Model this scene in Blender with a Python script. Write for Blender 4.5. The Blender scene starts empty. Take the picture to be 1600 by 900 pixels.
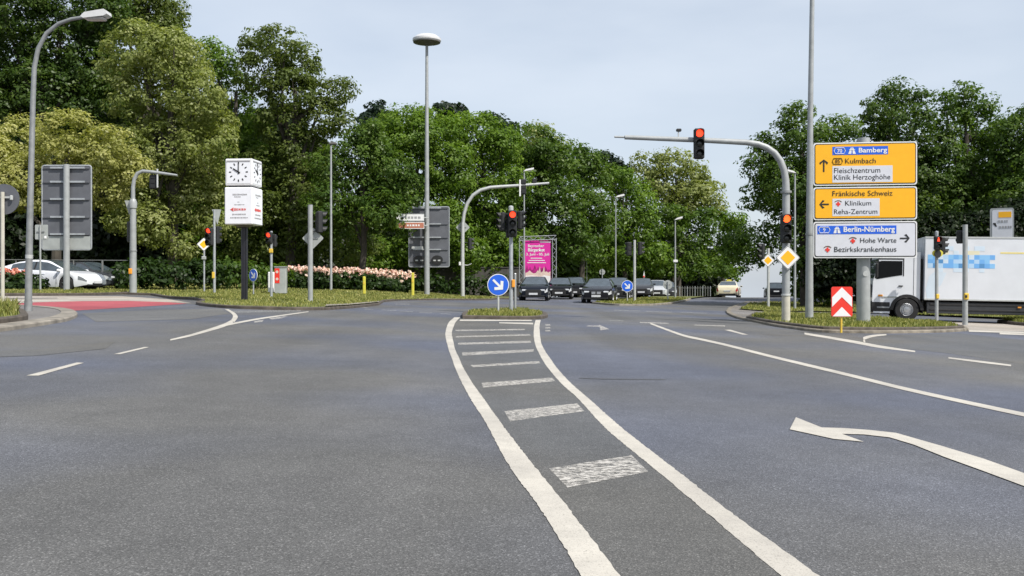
import bpy, math, random
import numpy as np
from mathutils import Vector, Matrix
from mathutils.geometry import delaunay_2d_cdt

scene = bpy.context.scene
COL = scene.collection
R = math.radians
random.seed(7)
NP = np.random.default_rng(11)

# ------------------------------------------------------------------ camera, world, sun, exposure
F = 1550.0            # focal length in photo pixels (photo 1600 wide)
CAMZ = 0.85
HY = 447.0            # row of the eye-level line
cam_d = bpy.data.cameras.new("camera")
cam = bpy.data.objects.new("camera", cam_d); COL.objects.link(cam)
cam_d.sensor_width = 36.0; cam_d.lens = 36.0 * F / 1600.0
cam_d.clip_start = 0.1; cam_d.clip_end = 4000
cam.location = (0, 0, CAMZ)
cam.rotation_euler = (R(90) - math.atan(3.0 / F), 0, 0)
scene.camera = cam

SUN_EL, SUN_AZ = 48.0, 132.0      # azimuth clockwise from +Y
world = bpy.data.worlds.new("World"); scene.world = world; world.use_nodes = True
wn = world.node_tree.nodes; wl = world.node_tree.links
bg = wn["Background"]
sky = wn.new("ShaderNodeTexSky"); sky.sky_type = 'NISHITA'; sky.sun_disc = False
sky.sun_elevation = R(SUN_EL); sky.sun_rotation = R(SUN_AZ)
sky.air_density = 1.0; sky.dust_density = 2.5; sky.ozone_density = 1.5; sky.altitude = 300
tc = wn.new("ShaderNodeTexCoord"); mp = wn.new("ShaderNodeMapping")
mp.inputs['Scale'].default_value = (1.0, 1.0, 3.2)
wl.new(tc.outputs['Generated'], mp.inputs['Vector'])
nz = wn.new("ShaderNodeTexNoise"); nz.inputs['Scale'].default_value = 2.6; nz.inputs['Detail'].default_value = 5
nz.inputs['Roughness'].default_value = 0.5
wl.new(mp.outputs['Vector'], nz.inputs['Vector'])
rp = wn.new("ShaderNodeMapRange"); rp.inputs['From Min'].default_value = 0.42; rp.inputs['From Max'].default_value = 0.72
rp.inputs['To Min'].default_value = 0.58; rp.inputs['To Max'].default_value = 0.80
wl.new(nz.outputs['Fac'], rp.inputs['Value'])
mx = wn.new("ShaderNodeMix"); mx.data_type = 'RGBA'
wl.new(rp.outputs['Result'], mx.inputs['Factor'])
wl.new(sky.outputs['Color'], mx.inputs[6]); mx.inputs[7].default_value = (6.5, 7.05, 7.8, 1)   # thin high cloud veil
wl.new(mx.outputs[2], bg.inputs['Color'])
bg.inputs['Strength'].default_value = 0.10

sd = bpy.data.lights.new("sun", 'SUN'); sd.energy = 4.2; sd.angle = R(0.6); sd.color = (1.0, 0.95, 0.87)
sun = bpy.data.objects.new("sun", sd); COL.objects.link(sun)
to_sun = Vector((math.sin(R(SUN_AZ)) * math.cos(R(SUN_EL)), math.cos(R(SUN_AZ)) * math.cos(R(SUN_EL)), math.sin(R(SUN_EL))))
sun.rotation_euler = to_sun.to_track_quat('Z', 'Y').to_euler()
sun.location = (30, -30, 40)
vs = scene.view_settings
vs.view_transform = 'Standard'; vs.look = 'None'; vs.gamma = 1.0; vs.use_curve_mapping = False
vs.exposure = 0.40
scene.cycles.max_bounces = 6; scene.cycles.diffuse_bounces = 3; scene.cycles.transparent_max_bounces = 12
try: scene.cycles.use_denoising = True
except Exception: pass

# ------------------------------------------------------------------ terrain height and photo-to-ground survey
def sst(a, b, v):
    t = np.clip((v - a) / (b - a), 0, 1); return t * t * (3 - 2 * t)
def zf(x, y):
    x = np.asarray(x, float); y = np.asarray(y, float)
    xc = np.clip(x, -45, 45)
    z = np.where(xc > 0, -0.03 * xc * (1 - sst(54, 76, y)), -0.03 * xc)
    z = z + 0.30 * sst(47, 60, y) * sst(3, 9, -x)
    yy = np.maximum(y - 74, 0)
    z = z - 0.0205 * np.sqrt(yy * yy + 4) * sst(-12, 4, x) * (yy > 0) + 0.041 * sst(-12, 4, x) * (yy > 0)
    return z
def zfl(x, y): return float(zf(x, y))
def G(px, py, off=0.0):
    dx = (px - 800) / F; dz = -(py - HY) / F
    t = np.arange(1.0, 140.0, 0.05)
    h = CAMZ + t * dz - (zf(t * dx, t) + off)
    i = np.argmax(h < 0)
    if h[i] >= 0: i = len(t) - 1
    if i > 0:
        a = h[i - 1] / (h[i - 1] - h[i]) if h[i] != h[i - 1] else 0
        tt = t[i - 1] + 0.05 * a
    else: tt = t[0]
    return float(tt * dx), float(tt)
def W(px, py, d): return Vector(((px - 800) / F * d, d, CAMZ + (HY - py) / F * d))

# ------------------------------------------------------------------ materials
MATS = {}
def lin(c):
    return tuple(v / 12.92 if v <= 0.04045 else ((v + 0.055) / 1.055) ** 2.4 for v in c)
def mat(name, col, rough=0.6, metal=0.0, var=0.12, scale=6.0, bump=0.0, emit=None, estr=0.0, spec=0.5, alpha=None, coat=0.0):
    if name in MATS: return MATS[name]
    m = bpy.data.materials.new(name); m.use_nodes = True; nt = m.node_tree; N = nt.nodes; L = nt.links
    b = N["Principled BSDF"]
    b.inputs['Roughness'].default_value = rough; b.inputs['Metallic'].default_value = metal
    b.inputs['Specular IOR Level'].default_value = spec
    if coat: b.inputs['Coat Weight'].default_value = coat; b.inputs['Coat Roughness'].default_value = 0.05
    t = N.new("ShaderNodeTexCoord"); n = N.new("ShaderNodeTexNoise")
    n.inputs['Scale'].default_value = scale; n.inputs['Detail'].default_value = 5
    L.new(t.outputs['Object'], n.inputs['Vector'])
    r = N.new("ShaderNodeValToRGB")
    r.color_ramp.elements[0].position = 0.3; r.color_ramp.elements[1].position = 0.7
    r.color_ramp.elements[0].color = tuple(c * (1 - var) for c in col) + (1,)
    r.color_ramp.elements[1].color = tuple(min(1, c * (1 + var)) for c in col) + (1,)
    L.new(n.outputs['Fac'], r.inputs['Fac']); L.new(r.outputs['Color'], b.inputs['Base Color'])
    if bump:
        bp = N.new("ShaderNodeBump"); bp.inputs['Strength'].default_value = bump; bp.inputs['Distance'].default_value = 0.02
        L.new(n.outputs['Fac'], bp.inputs['Height']); L.new(bp.outputs['Normal'], b.inputs['Normal'])
    if emit:
        b.inputs['Emission Color'].default_value = tuple(emit) + (1,); b.inputs['Emission Strength'].default_value = estr
    MATS[name] = m; return m

def asphalt_mat(name, c0, c1, tint=(0.9, 0.97, 1.12), speck=1.0):
    m = bpy.data.materials.new(name); m.use_nodes = True; nt = m.node_tree; N = nt.nodes; L = nt.links
    b = N["Principled BSDF"]; b.inputs['Roughness'].default_value = 0.78; b.inputs['Specular IOR Level'].default_value = 0.35
    t = N.new("ShaderNodeTexCoord")
    def noise(sc, det=4, rough=0.6):
        n = N.new("ShaderNodeTexNoise"); n.inputs['Scale'].default_value = sc; n.inputs['Detail'].default_value = det
        n.inputs['Roughness'].default_value = rough; L.new(t.outputs['Object'], n.inputs['Vector']); return n
    def ramp(src, stops):
        r = N.new("ShaderNodeValToRGB"); e = r.color_ramp.elements
        e[0].position, e[0].color = stops[0][0], stops[0][1] + (1,)
        e[1].position, e[1].color = stops[-1][0], stops[-1][1] + (1,)
        for p, c in stops[1:-1]:
            k = e.new(p); k.color = c + (1,)
        L.new(src, r.inputs['Fac']); return r
    def mul(a, bb, mode='MULTIPLY', fac=1.0):
        k = N.new("ShaderNodeMix"); k.data_type = 'RGBA'; k.blend_type = mode; k.inputs[0].default_value = fac
        L.new(a, k.inputs[6]); L.new(bb, k.inputs[7]); return k.outputs[2]
    big = noise(0.22, 3); base = ramp(big.outputs['Fac'], [(0.38, c0), (0.62, c1)])
    bl = noise(0.13, 2); tn = ramp(bl.outputs['Fac'], [(0.43, (1.04, 1.0, 0.93)), (0.57, tint)])
    col = mul(base.outputs['Color'], tn.outputs['Color'])
    md = noise(3.0, 5, 0.7); mr = ramp(md.outputs['Fac'], [(0.3, (0.88,) * 3), (0.7, (1.10,) * 3)])
    col = mul(col, mr.outputs['Color'])
    # tyre-polished tracks running away from the camera
    mpn = N.new("ShaderNodeMapping"); mpn.inputs['Scale'].default_value = (0.9, 0.045, 1); L.new(t.outputs['Object'], mpn.inputs['Vector'])
    tr = N.new("ShaderNodeTexNoise"); tr.inputs['Scale'].default_value = 1.0; tr.inputs['Detail'].default_value = 3; L.new(mpn.outputs['Vector'], tr.inputs['Vector'])
    trr = ramp(tr.outputs['Fac'], [(0.35, (0.89,) * 3), (0.65, (1.07,) * 3)]); col = mul(col, trr.outputs['Color'])
    v = N.new("ShaderNodeTexVoronoi"); v.inputs['Scale'].default_value = 190; L.new(t.outputs['Object'], v.inputs['Vector'])
    hs = N.new("ShaderNodeSeparateColor"); L.new(v.outputs['Color'], hs.inputs['Color'])
    vr = ramp(hs.outputs['Red'], [(0.0, (1 - 0.40 * speck,) * 3), (0.5, (1.0,) * 3), (0.88, (1.15,) * 3), (0.97, (1 + 1.1 * speck,) * 3)])
    col = mul(col, vr.outputs['Color'])
    g = noise(240, 2, 0.6); gr = ramp(g.outputs['Fac'], [(0.3, (1 - 0.25 * speck,) * 3), (0.7, (1 + 0.25 * speck,) * 3)])
    col = mul(col, gr.outputs['Color'])
    L.new(col, b.inputs['Base Color'])
    bp = N.new("ShaderNodeBump"); bp.inputs['Strength'].default_value = 0.5; bp.inputs['Distance'].default_value = 0.004
    L.new(v.outputs['Distance'], bp.inputs['Height']); L.new(bp.outputs['Normal'], b.inputs['Normal'])
    MATS[name] = m; return m

def paint_mat(name, col, wear=0.0, edge=0.5):
    m = bpy.data.materials.new(name); m.use_nodes = True; nt = m.node_tree; N = nt.nodes; L = nt.links
    b = N["Principled BSDF"]; b.inputs['Roughness'].default_value = 0.7
    t = N.new("ShaderNodeTexCoord")
    n = N.new("ShaderNodeTexNoise"); n.inputs['Scale'].default_value = 9; n.inputs['Detail'].default_value = 8; n.inputs['Roughness'].default_value = 0.7
    L.new(t.outputs['Object'], n.inputs['Vector'])
    r = N.new("ShaderNodeValToRGB"); r.color_ramp.elements[0].position = 0.3; r.color_ramp.elements[1].position = 0.65
    r.color_ramp.elements[0].color = tuple(c * 0.85 for c in col) + (1,); r.color_ramp.elements[1].color = tuple(col) + (1,)
    L.new(n.outputs['Fac'], r.inputs['Fac'])
    # greyed by tyres in long soft stretches, fine scuffs on top
    gm = N.new("ShaderNodeTexNoise"); gm.inputs['Scale'].default_value = 0.9; gm.inputs['Detail'].default_value = 6; gm.inputs['Roughness'].default_value = 0.65
    L.new(t.outputs['Object'], gm.inputs['Vector'])
    gr = N.new("ShaderNodeValToRGB"); gr.color_ramp.elements[0].position = 0.35; gr.color_ramp.elements[1].position = 0.6
    gr.color_ramp.elements[0].color = (0.80, 0.79, 0.78, 1); gr.color_ramp.elements[1].color = (1.04, 1.03, 1.0, 1); L.new(gm.outputs['Fac'], gr.inputs['Fac'])
    fs_ = N.new("ShaderNodeTexNoise"); fs_.inputs['Scale'].default_value = 160; fs_.inputs['Detail'].default_value = 2; L.new(t.outputs['Object'], fs_.inputs['Vector'])
    fr = N.new("ShaderNodeValToRGB"); fr.color_ramp.elements[0].position = 0.30; fr.color_ramp.elements[1].position = 0.45
    fr.color_ramp.elements[0].color = (0.62, 0.62, 0.62, 1); fr.color_ramp.elements[1].color = (1, 1, 1, 1); L.new(fs_.outputs['Fac'], fr.inputs['Fac'])
    k1 = N.new("ShaderNodeMix"); k1.data_type = 'RGBA'; k1.blend_type = 'MULTIPLY'; k1.inputs[0].default_value = 1; L.new(r.outputs['Color'], k1.inputs[6]); L.new(gr.outputs['Color'], k1.inputs[7])
    k2 = N.new("ShaderNodeMix"); k2.data_type = 'RGBA'; k2.blend_type = 'MULTIPLY'; k2.inputs[0].default_value = 1; L.new(k1.outputs[2], k2.inputs[6]); L.new(fr.outputs['Color'], k2.inputs[7])
    L.new(k2.outputs[2], b.inputs['Base Color'])
    if wear > 0:
        mp = N.new("ShaderNodeMapping"); mp.inputs['Scale'].default_value = (8, 26, 14); L.new(t.outputs['Object'], mp.inputs['Vector'])
        n2 = N.new("ShaderNodeTexNoise"); n2.inputs['Scale'].default_value = 2.8; n2.inputs['Detail'].default_value = 9; n2.inputs['Roughness'].default_value = 0.75
        L.new(mp.outputs['Vector'], n2.inputs['Vector'])
        r2 = N.new("ShaderNodeValToRGB"); r2.color_ramp.elements[0].position = wear - 0.03; r2.color_ramp.elements[1].position = wear + 0.03
        L.new(n2.outputs['Fac'], r2.inputs['Fac'])
        tr = N.new("ShaderNodeBsdfTransparent"); ms = N.new("ShaderNodeMixShader")
        L.new(r2.outputs['Color'], ms.inputs[0]); L.new(tr.outputs[0], ms.inputs[1]); L.new(b.outputs[0], ms.inputs[2])
        L.new(ms.outputs[0], N["Material Output"].inputs['Surface'])
    MATS[name] = m; return m

def leaf_mat(name, dark, mid, light, trans=0.48, nscale=0.5):
    m = bpy.data.materials.new(name); m.use_nodes = True; nt = m.node_tree; N = nt.nodes; L = nt.links
    N.remove(N["Principled BSDF"])
    a = N.new("ShaderNodeAttribute"); a.attribute_name = "tone"
    t = N.new("ShaderNodeTexCoord"); n = N.new("ShaderNodeTexNoise"); n.inputs['Scale'].default_value = nscale; n.inputs['Detail'].default_value = 3
    L.new(t.outputs['Object'], n.inputs['Vector'])
    ad = N.new("ShaderNodeMath"); ad.operation = 'MULTIPLY_ADD'; ad.inputs[1].default_value = 0.6
    L.new(n.outputs['Fac'], ad.inputs[0])
    sc = N.new("ShaderNodeMath"); sc.operation = 'MULTIPLY_ADD'; sc.inputs[1].default_value = 0.7; sc.inputs[2].default_value = -0.15
    L.new(a.outputs['Fac'], sc.inputs[0]); L.new(sc.outputs[0], ad.inputs[2])
    r = N.new("ShaderNodeValToRGB"); e = r.color_ramp.elements
    e[0].position, e[0].color = 0.1, tuple(dark) + (1,); e[1].position, e[1].color = 0.9, tuple(light) + (1,)
    k = e.new(0.5); k.color = tuple(mid) + (1,)
    L.new(ad.outputs[0], r.inputs['Fac'])
    d = N.new("ShaderNodeBsdfDiffuse"); tl = N.new("ShaderNodeBsdfTranslucent"); ms = N.new("ShaderNodeMixShader"); ms.inputs[0].default_value = trans
    L.new(r.outputs['Color'], d.inputs['Color'])
    hb = N.new("ShaderNodeMix"); hb.data_type = 'RGBA'; hb.blend_type = 'MULTIPLY'; hb.inputs[0].default_value = 1.0; hb.inputs[7].default_value = (1.1, 1.15, 0.5, 1)
    L.new(r.outputs['Color'], hb.inputs[6]); L.new(hb.outputs[2], tl.inputs['Color'])
    L.new(d.outputs[0], ms.inputs[1]); L.new(tl.outputs[0], ms.inputs[2])
    gl = N.new("ShaderNodeBsdfGlossy"); gl.inputs['Roughness'].default_value = 0.45; gl.inputs['Color'].default_value = (1, 1, 1, 1)
    m2 = N.new("ShaderNodeMixShader"); m2.inputs[0].default_value = 0.015
    L.new(ms.outputs[0], m2.inputs[1]); L.new(gl.outputs[0], m2.inputs[2])
    L.new(m2.outputs[0], N["Material Output"].inputs['Surface'])
    MATS[name] = m; return m

M_ASPH = asphalt_mat("asphalt_road", (0.084, 0.087, 0.093), (0.110, 0.113, 0.119), tint=(0.92, 0.98, 1.20), speck=0.9)
M_ASPH2 = asphalt_mat("asphalt_median", (0.085, 0.086, 0.086), (0.107, 0.108, 0.108), tint=(0.96, 0.99, 1.06), speck=0.8)
M_PATCH = asphalt_mat("asphalt_patch", (0.105, 0.107, 0.108), (0.13, 0.13, 0.128), tint=(1, 1, 1.02))
M_PAVE = asphalt_mat("paving_grey", (0.14, 0.135, 0.13), (0.18, 0.17, 0.165), tint=(1, 1, 1), speck=0.5)
M_PAVEP = asphalt_mat("paving_pale", (0.27, 0.25, 0.225), (0.36, 0.33, 0.30), tint=(1, 0.98, 0.96), speck=0.4)
M_RED = asphalt_mat("red_cycle_surface", (0.27, 0.055, 0.07), (0.36, 0.08, 0.095), tint=(1, 1, 1), speck=0.3)
M_LINE = paint_mat("white_road_paint", (0.50, 0.475, 0.43))
M_WORN = paint_mat("worn_road_paint", (0.58, 0.56, 0.53), wear=0.50)
M_FAINT = paint_mat("faint_road_paint", (0.45, 0.45, 0.44), wear=0.53)
M_KERBD = mat("kerb_dark_stone", (0.075, 0.062, 0.05), 0.9, var=0.4, scale=5, bump=0.5)
M_KERB = mat("kerb_pale_stone", (0.21, 0.19, 0.16), 0.9, var=0.4, scale=3, bump=0.4)
M_KERBM = mat("kerb_worn_stone", (0.17, 0.15, 0.12), 0.9, var=0.45, scale=3, bump=0.4)
M_LAWN = mat("lawn_soil", (0.11, 0.12, 0.03), 0.95, var=0.45, scale=1.4, bump=0.3)
M_GROUND = mat("ground_earth", (0.06, 0.07, 0.025), 0.95, var=0.4, scale=0.4)
M_GALV = mat("galvanised_steel", (0.36, 0.38, 0.40), 0.5, 0.35, var=0.14, scale=9)
M_GALVD = mat("weathered_grey_steel", (0.24, 0.25, 0.255), 0.55, 0.3, var=0.18, scale=7)
M_GREYP = mat("grey_pole_paint", (0.30, 0.315, 0.32), 0.5, 0.1, var=0.12, scale=5)
M_DUSTY = mat("dusty_pole_base", (0.44, 0.42, 0.36), 0.7, 0.0, var=0.12, scale=6)
M_ALU = mat("bare_aluminium", (0.52, 0.53, 0.52), 0.45, 0.4, var=0.08)
M_SBACK = mat("sign_back_grey", (0.105, 0.11, 0.125), 0.55, 0.1, var=0.12, scale=3)
M_SBACKL = mat("sign_back_pale", (0.36, 0.38, 0.37), 0.55, 0.2, var=0.12, scale=3)
M_DARK = mat("black_signal_housing", (0.012, 0.013, 0.014), 0.6, var=0.2)
M_BLACK = mat("black_print", (0.012, 0.012, 0.012), 0.5, var=0.1)
M_BPOLE = mat("black_clock_post_paint", (0.012, 0.013, 0.018), 0.4, var=0.3)
M_LENS = mat("unlit_lens", (0.02, 0.022, 0.02), 0.15, var=0.2)
M_LRED = mat("lit_red_lens", (0.8, 0.05, 0.02), 0.4, emit=(1.0, 0.055, 0.02), estr=1.7)
M_LAMB = mat("lit_orange_red_lens", (0.8, 0.12, 0.02), 0.4, emit=(1.0, 0.11, 0.02), estr=1.9)
M_WHITE = mat("white_sign_sheet", (0.72, 0.72, 0.72), 0.4, var=0.03)
M_SGREY = mat("pale_grey_sign_sheet", (0.60, 0.61, 0.66), 0.4, var=0.03)
M_YEL = mat("yellow_sign_sheet", (0.85, 0.42, 0.008), 0.4, var=0.03)
M_BLUE = mat("blue_sign_sheet", (0.015, 0.11, 0.62), 0.35, var=0.04)
M_RED2 = mat("red_sign_sheet", (0.70, 0.035, 0.02), 0.4, var=0.05)
M_BROWNT = mat("brown_print", (0.10, 0.05, 0.004), 0.5, var=0.1)
M_OCHRE = mat("faded_yellow_box", (0.62, 0.42, 0.05), 0.5, var=0.15)
M_YPOST = mat("yellow_post_plastic", (0.55, 0.50, 0.06), 0.5, var=0.1)
M_ORANGE = mat("orange_button_box", (0.75, 0.30, 0.03), 0.5, var=0.1)
M_LAMPW = mat("lamp_housing_pale", (0.55, 0.55, 0.56), 0.4, var=0.06)
M_LAMPG = mat("lamp_glass_dusty", (0.45, 0.42, 0.40), 0.3, var=0.1)
M_LAMPU = mat("lamp_underside_dark", (0.10, 0.095, 0.09), 0.5, var=0.1)
M_CLOCK = mat("clock_white_acrylic", (0.74, 0.76, 0.80), 0.25, var=0.03)
M_CLOCKF = mat("clock_frame_white", (0.66, 0.67, 0.68), 0.35, var=0.05)
M_GREYT = mat("grey_print", (0.30, 0.30, 0.31), 0.5, var=0.1)
M_REDT = mat("red_print", (0.55, 0.07, 0.06), 0.5, var=0.1)
M_BARK = mat("tree_bark", (0.055, 0.048, 0.038), 0.95, var=0.4, scale=3, bump=0.8)
M_PINK = mat("magenta_poster_paper", (0.62, 0.018, 0.30), 0.5, var=0.06, scale=1.2)
M_PINKD = mat("dark_magenta_print", (0.30, 0.008, 0.14), 0.5, var=0.5, scale=4)
M_CREAMP = mat("cream_print", (0.62, 0.48, 0.42), 0.5, var=0.1, scale=4)
M_BROWNS = mat("tourist_sign_brown", (0.42, 0.16, 0.10), 0.5, var=0.08)
M_FENCE = mat("dull_fence_metal", (0.16, 0.165, 0.16), 0.6, 0.2, var=0.2)
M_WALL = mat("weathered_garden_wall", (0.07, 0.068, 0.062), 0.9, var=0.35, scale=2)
# vehicles
def carpaint(name, c, rough=0.12): return mat(name, c, rough, 0.0, var=0.04, scale=2, spec=0.42 if max(c) > 0.1 else 0.14)
M_GLASS = mat("vehicle_glass", (0.050, 0.066, 0.080), 0.04, 0.0, var=0.3, scale=3, spec=0.8)
M_GLASSD = mat("truck_cab_glass", (0.006, 0.007, 0.008), 0.2, 0.0, var=0.15, spec=0.15)
M_TYRE = mat("tyre_rubber", (0.014, 0.014, 0.015), 0.85, var=0.2)
M_RIM = mat("alloy_rim", (0.42, 0.43, 0.45), 0.3, 0.7, var=0.1)
M_RIMD = mat("dark_rim", (0.10, 0.105, 0.11), 0.35, 0.5, var=0.1)
M_TRIM = mat("black_plastic_trim", (0.012, 0.012, 0.013), 0.6, var=0.2)
M_UNDER = mat("vehicle_underbody", (0.008, 0.008, 0.008), 0.9, var=0.2)
M_HEAD = mat("headlight_glass", (0.62, 0.64, 0.66), 0.12, 0.3, var=0.1)
M_HEADD = mat("headlight_glass_dark", (0.16, 0.17, 0.18), 0.15, 0.1, var=0.1)
M_TAIL = mat("taillight_glass", (0.35, 0.02, 0.015), 0.15, var=0.1)
M_PLATE = mat("number_plate_blank", (0.55, 0.56, 0.58), 0.4, var=0.08, scale=12)
M_CHROME = mat("chrome_trim", (0.6, 0.6, 0.62), 0.15, 0.9, var=0.05)

# ------------------------------------------------------------------ object helpers
def thing(name, label, cat, loc=(0, 0, 0), rz=0.0, group=None, kind=None):
    o = bpy.data.objects.new(name, None); COL.objects.link(o)
    o.empty_display_size = 0.3
    o.location = loc; o.rotation_euler = (0, 0, rz)
    o["label"] = label; o["category"] = cat
    if group: o["group"] = group
    if kind: o["kind"] = kind
    return o
def tag(o, label, cat, group=None, kind=None):
    o["label"] = label; o["category"] = cat
    if group: o["group"] = group
    if kind: o["kind"] = kind
    return o
def copy_tree(o, parent=None):
    c = o.copy(); COL.objects.link(c); c.parent = parent
    for ch in list(o.children): copy_tree(ch, c)
    return c
def link_mesh(name, me, m, parent=None):
    if m is not None: me.materials.append(m)
    o = bpy.data.objects.new(name, me); COL.objects.link(o)
    if parent is not None: o.parent = parent
    return o

class MB:
    def __init__(s): s.v = []; s.f = []; s.M = Matrix.Identity(4)
    def add(s, vs, fs):
        n = len(s.v)
        for p in vs: s.v.append(tuple(s.M @ Vector(p)))
        for f in fs: s.f.append(tuple(i + n for i in f))
        return s
    def box(s, c, d, b=0.0):
        x, y, z = (q / 2 for q in d); cx, cy, cz = c
        if b <= 0:
            vs = [(cx + i * x, cy + j * y, cz + k * z) for i in (-1, 1) for j in (-1, 1) for k in (-1, 1)]
            return s.add(vs, [(0, 1, 3, 2), (4, 6, 7, 5), (0, 4, 5, 1), (2, 3, 7, 6), (0, 2, 6, 4), (1, 5, 7, 3)])
        b = min(b, x * .9, y * .9, z * .9)
        vs = []; idx = {}
        for i in (-1, 1):
            for j in (-1, 1):
                for k in (-1, 1):
                    for ax in range(3):
                        p = [x, y, z]
                        for q in range(3):
                            if q != ax: p[q] -= b
                        idx[(i, j, k, ax)] = len(vs)
                        vs.append((cx + i * p[0], cy + j * p[1], cz + k * p[2]))
        fs = []
        for sg in (-1, 1):
            for ax in range(3):
                o = [q for q in range(3) if q != ax]
                quad = []
                for a, c2 in ((-1, -1), (1, -1), (1, 1), (-1, 1)):
                    key = [0, 0, 0]; key[ax] = sg; key[o[0]] = a; key[o[1]] = c2
                    quad.append(idx[(key[0], key[1], key[2], ax)])
                fs.append(tuple(quad))
        for ax in range(3):   # edges along ax
            o = [q for q in range(3) if q != ax]
            for a in (-1, 1):
                for c2 in (-1, 1):
                    def K(e, face):
                        key = [0, 0, 0]; key[ax] = e; key[o[0]] = a; key[o[1]] = c2
                        return idx[(key[0], key[1], key[2], face)]
                    fs.append((K(-1, o[0]), K(1, o[0]), K(1, o[1]), K(-1, o[1])))
        for i in (-1, 1):
            for j in (-1, 1):
                for k in (-1, 1): fs.append((idx[(i, j, k, 0)], idx[(i, j, k, 1)], idx[(i, j, k, 2)]))
        return s.add(vs, fs)
    def tube(s, pts, rad, n=12, cap=True):
        pts = [Vector(p) for p in pts]
        if not isinstance(rad, (list, tuple)): rad = [rad] * len(pts)
        vs = []; fs = []; up = None
        for i, p in enumerate(pts):
            t = (pts[min(i + 1, len(pts) - 1)] - pts[max(i - 1, 0)]).normalized()
            if up is None:
                up = Vector((1, 0, 0)) if abs(t.x) < 0.9 else Vector((0, 1, 0))
            a = (up - t * up.dot(t)).normalized(); b = t.cross(a); up = a
            for k in range(n):
                q = 2 * math.pi * k / n
                vs.append(p + (a * math.cos(q) + b * math.sin(q)) * rad[i])
        for i in range(len(pts) - 1):
            for k in range(n):
                k2 = (k + 1) % n
                fs.append((i * n + k, i * n + k2, (i + 1) * n + k2, (i + 1) * n + k))
        if cap:
            fs.append(tuple(range(n - 1, -1, -1))); m = (len(pts) - 1) * n
            fs.append(tuple(range(m, m + n)))
        return s.add(vs, fs)
    def prism(s, poly, y0, y1):      # poly in x-z, extruded along y
        n = len(poly)
        vs = [(x, y0, z) for x, z in poly] + [(x, y1, z) for x, z in poly]
        fs = [tuple(range(n)), tuple(range(2 * n - 1, n - 1, -1))]
        for i in range(n):
            j = (i + 1) % n; fs.append((i, i + n, j + n, j))
        return s.add(vs, fs)
    def disc(s, c, r, y0, y1, n=28, rx=None):
        rx = rx or r
        return s.prism([(c[0] + rx * math.cos(2 * math.pi * k / n), c[1] + r * math.sin(2 * math.pi * k / n)) for k in range(n)], y0, y1)
    def lathe(s, prof, c=(0, 0, 0), n=24):
        vs = []; fs = []
        for r, z in prof:
            for k in range(n):
                q = 2 * math.pi * k / n; vs.append((c[0] + r * math.cos(q), c[1] + r * math.sin(q), c[2] + z))
        for i in range(len(prof) - 1):
            for k in range(n):
                k2 = (k + 1) % n; fs.append((i * n + k, i * n + k2, (i + 1) * n + k2, (i + 1) * n + k))
        return s.add(vs, fs)
    def lathe_y(s, prof, c=(0, 0, 0), n=28):   # axis along y; prof (r, y)
        vs = []; fs = []
        for r, y in prof:
            for k in range(n):
                q = 2 * math.pi * k / n; vs.append((c[0] + r * math.cos(q), c[1] + y, c[2] + r * math.sin(q)))
        for i in range(len(prof) - 1):
            for k in range(n):
                k2 = (k + 1) % n; fs.append((i * n + k, i * n + k2, (i + 1) * n + k2, (i + 1) * n + k))
        return s.add(vs, fs)
    def mesh(s, name, smooth=False, fix=True):
        me = bpy.data.meshes.new(name); me.from_pydata(s.v, [], s.f); me.validate()
        if fix:
            import bmesh
            bm = bmesh.new(); bm.from_mesh(me); bmesh.ops.recalc_face_normals(bm, faces=bm.faces)
            if smooth:
                for e in bm.edges:
                    if len(e.link_faces) == 2 and e.calc_face_angle(0) > 0.6: e.smooth = False
            bm.to_mesh(me); bm.free()
        if smooth: me.polygons.foreach_set('use_smooth', [True] * len(me.polygons))
        return me
    def build(s, name, m, parent=None, smooth=False, label=None):
        o = link_mesh(name, s.mesh(name, smooth), m, parent)
        if label: o["label"] = label
        return o

def rot(a, loc=(0, 0, 0)): return Matrix.Translation(loc) @ Matrix.Rotation(a, 4, 'Z')

_font = {}
def text_part(name, s, box, y, m, parent, M=None, thick=0.0, keep=False):
    """lettering fitted in box (x0, x1, z0, z1) on a board facing -y at depth y"""
    cu = bpy.data.curves.new("lettering", 'FONT'); cu.body = s; cu.size = 1.0; cu.resolution_u = 3
    cu.offset = thick
    to = bpy.data.objects.new("lettering", cu); COL.objects.link(to)
    bpy.context.view_layer.update()
    me = bpy.data.meshes.new_from_object(to.evaluated_get(bpy.context.evaluated_depsgraph_get()))
    bpy.data.objects.remove(to)
    n = len(me.vertices); co = np.empty(n * 3); me.vertices.foreach_get('co', co); co = co.reshape(-1, 3)
    mn = co.min(0); mxx = co.max(0); x0, x1, z0, z1 = box
    out = np.empty_like(co)
    out[:, 0] = x0 + (co[:, 0] - mn[0]) / (mxx[0] - mn[0]) * (x1 - x0)
    out[:, 2] = z0 + (co[:, 1] - mn[1]) / (mxx[1] - mn[1]) * (z1 - z0)
    out[:, 1] = y
    if M is not None: out = np.array([tuple(M @ Vector(p)) for p in out])
    me.vertices.foreach_set('co', out.ravel()); me.materials.clear(); me.update()
    return link_mesh(name, me, m, parent)

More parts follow.
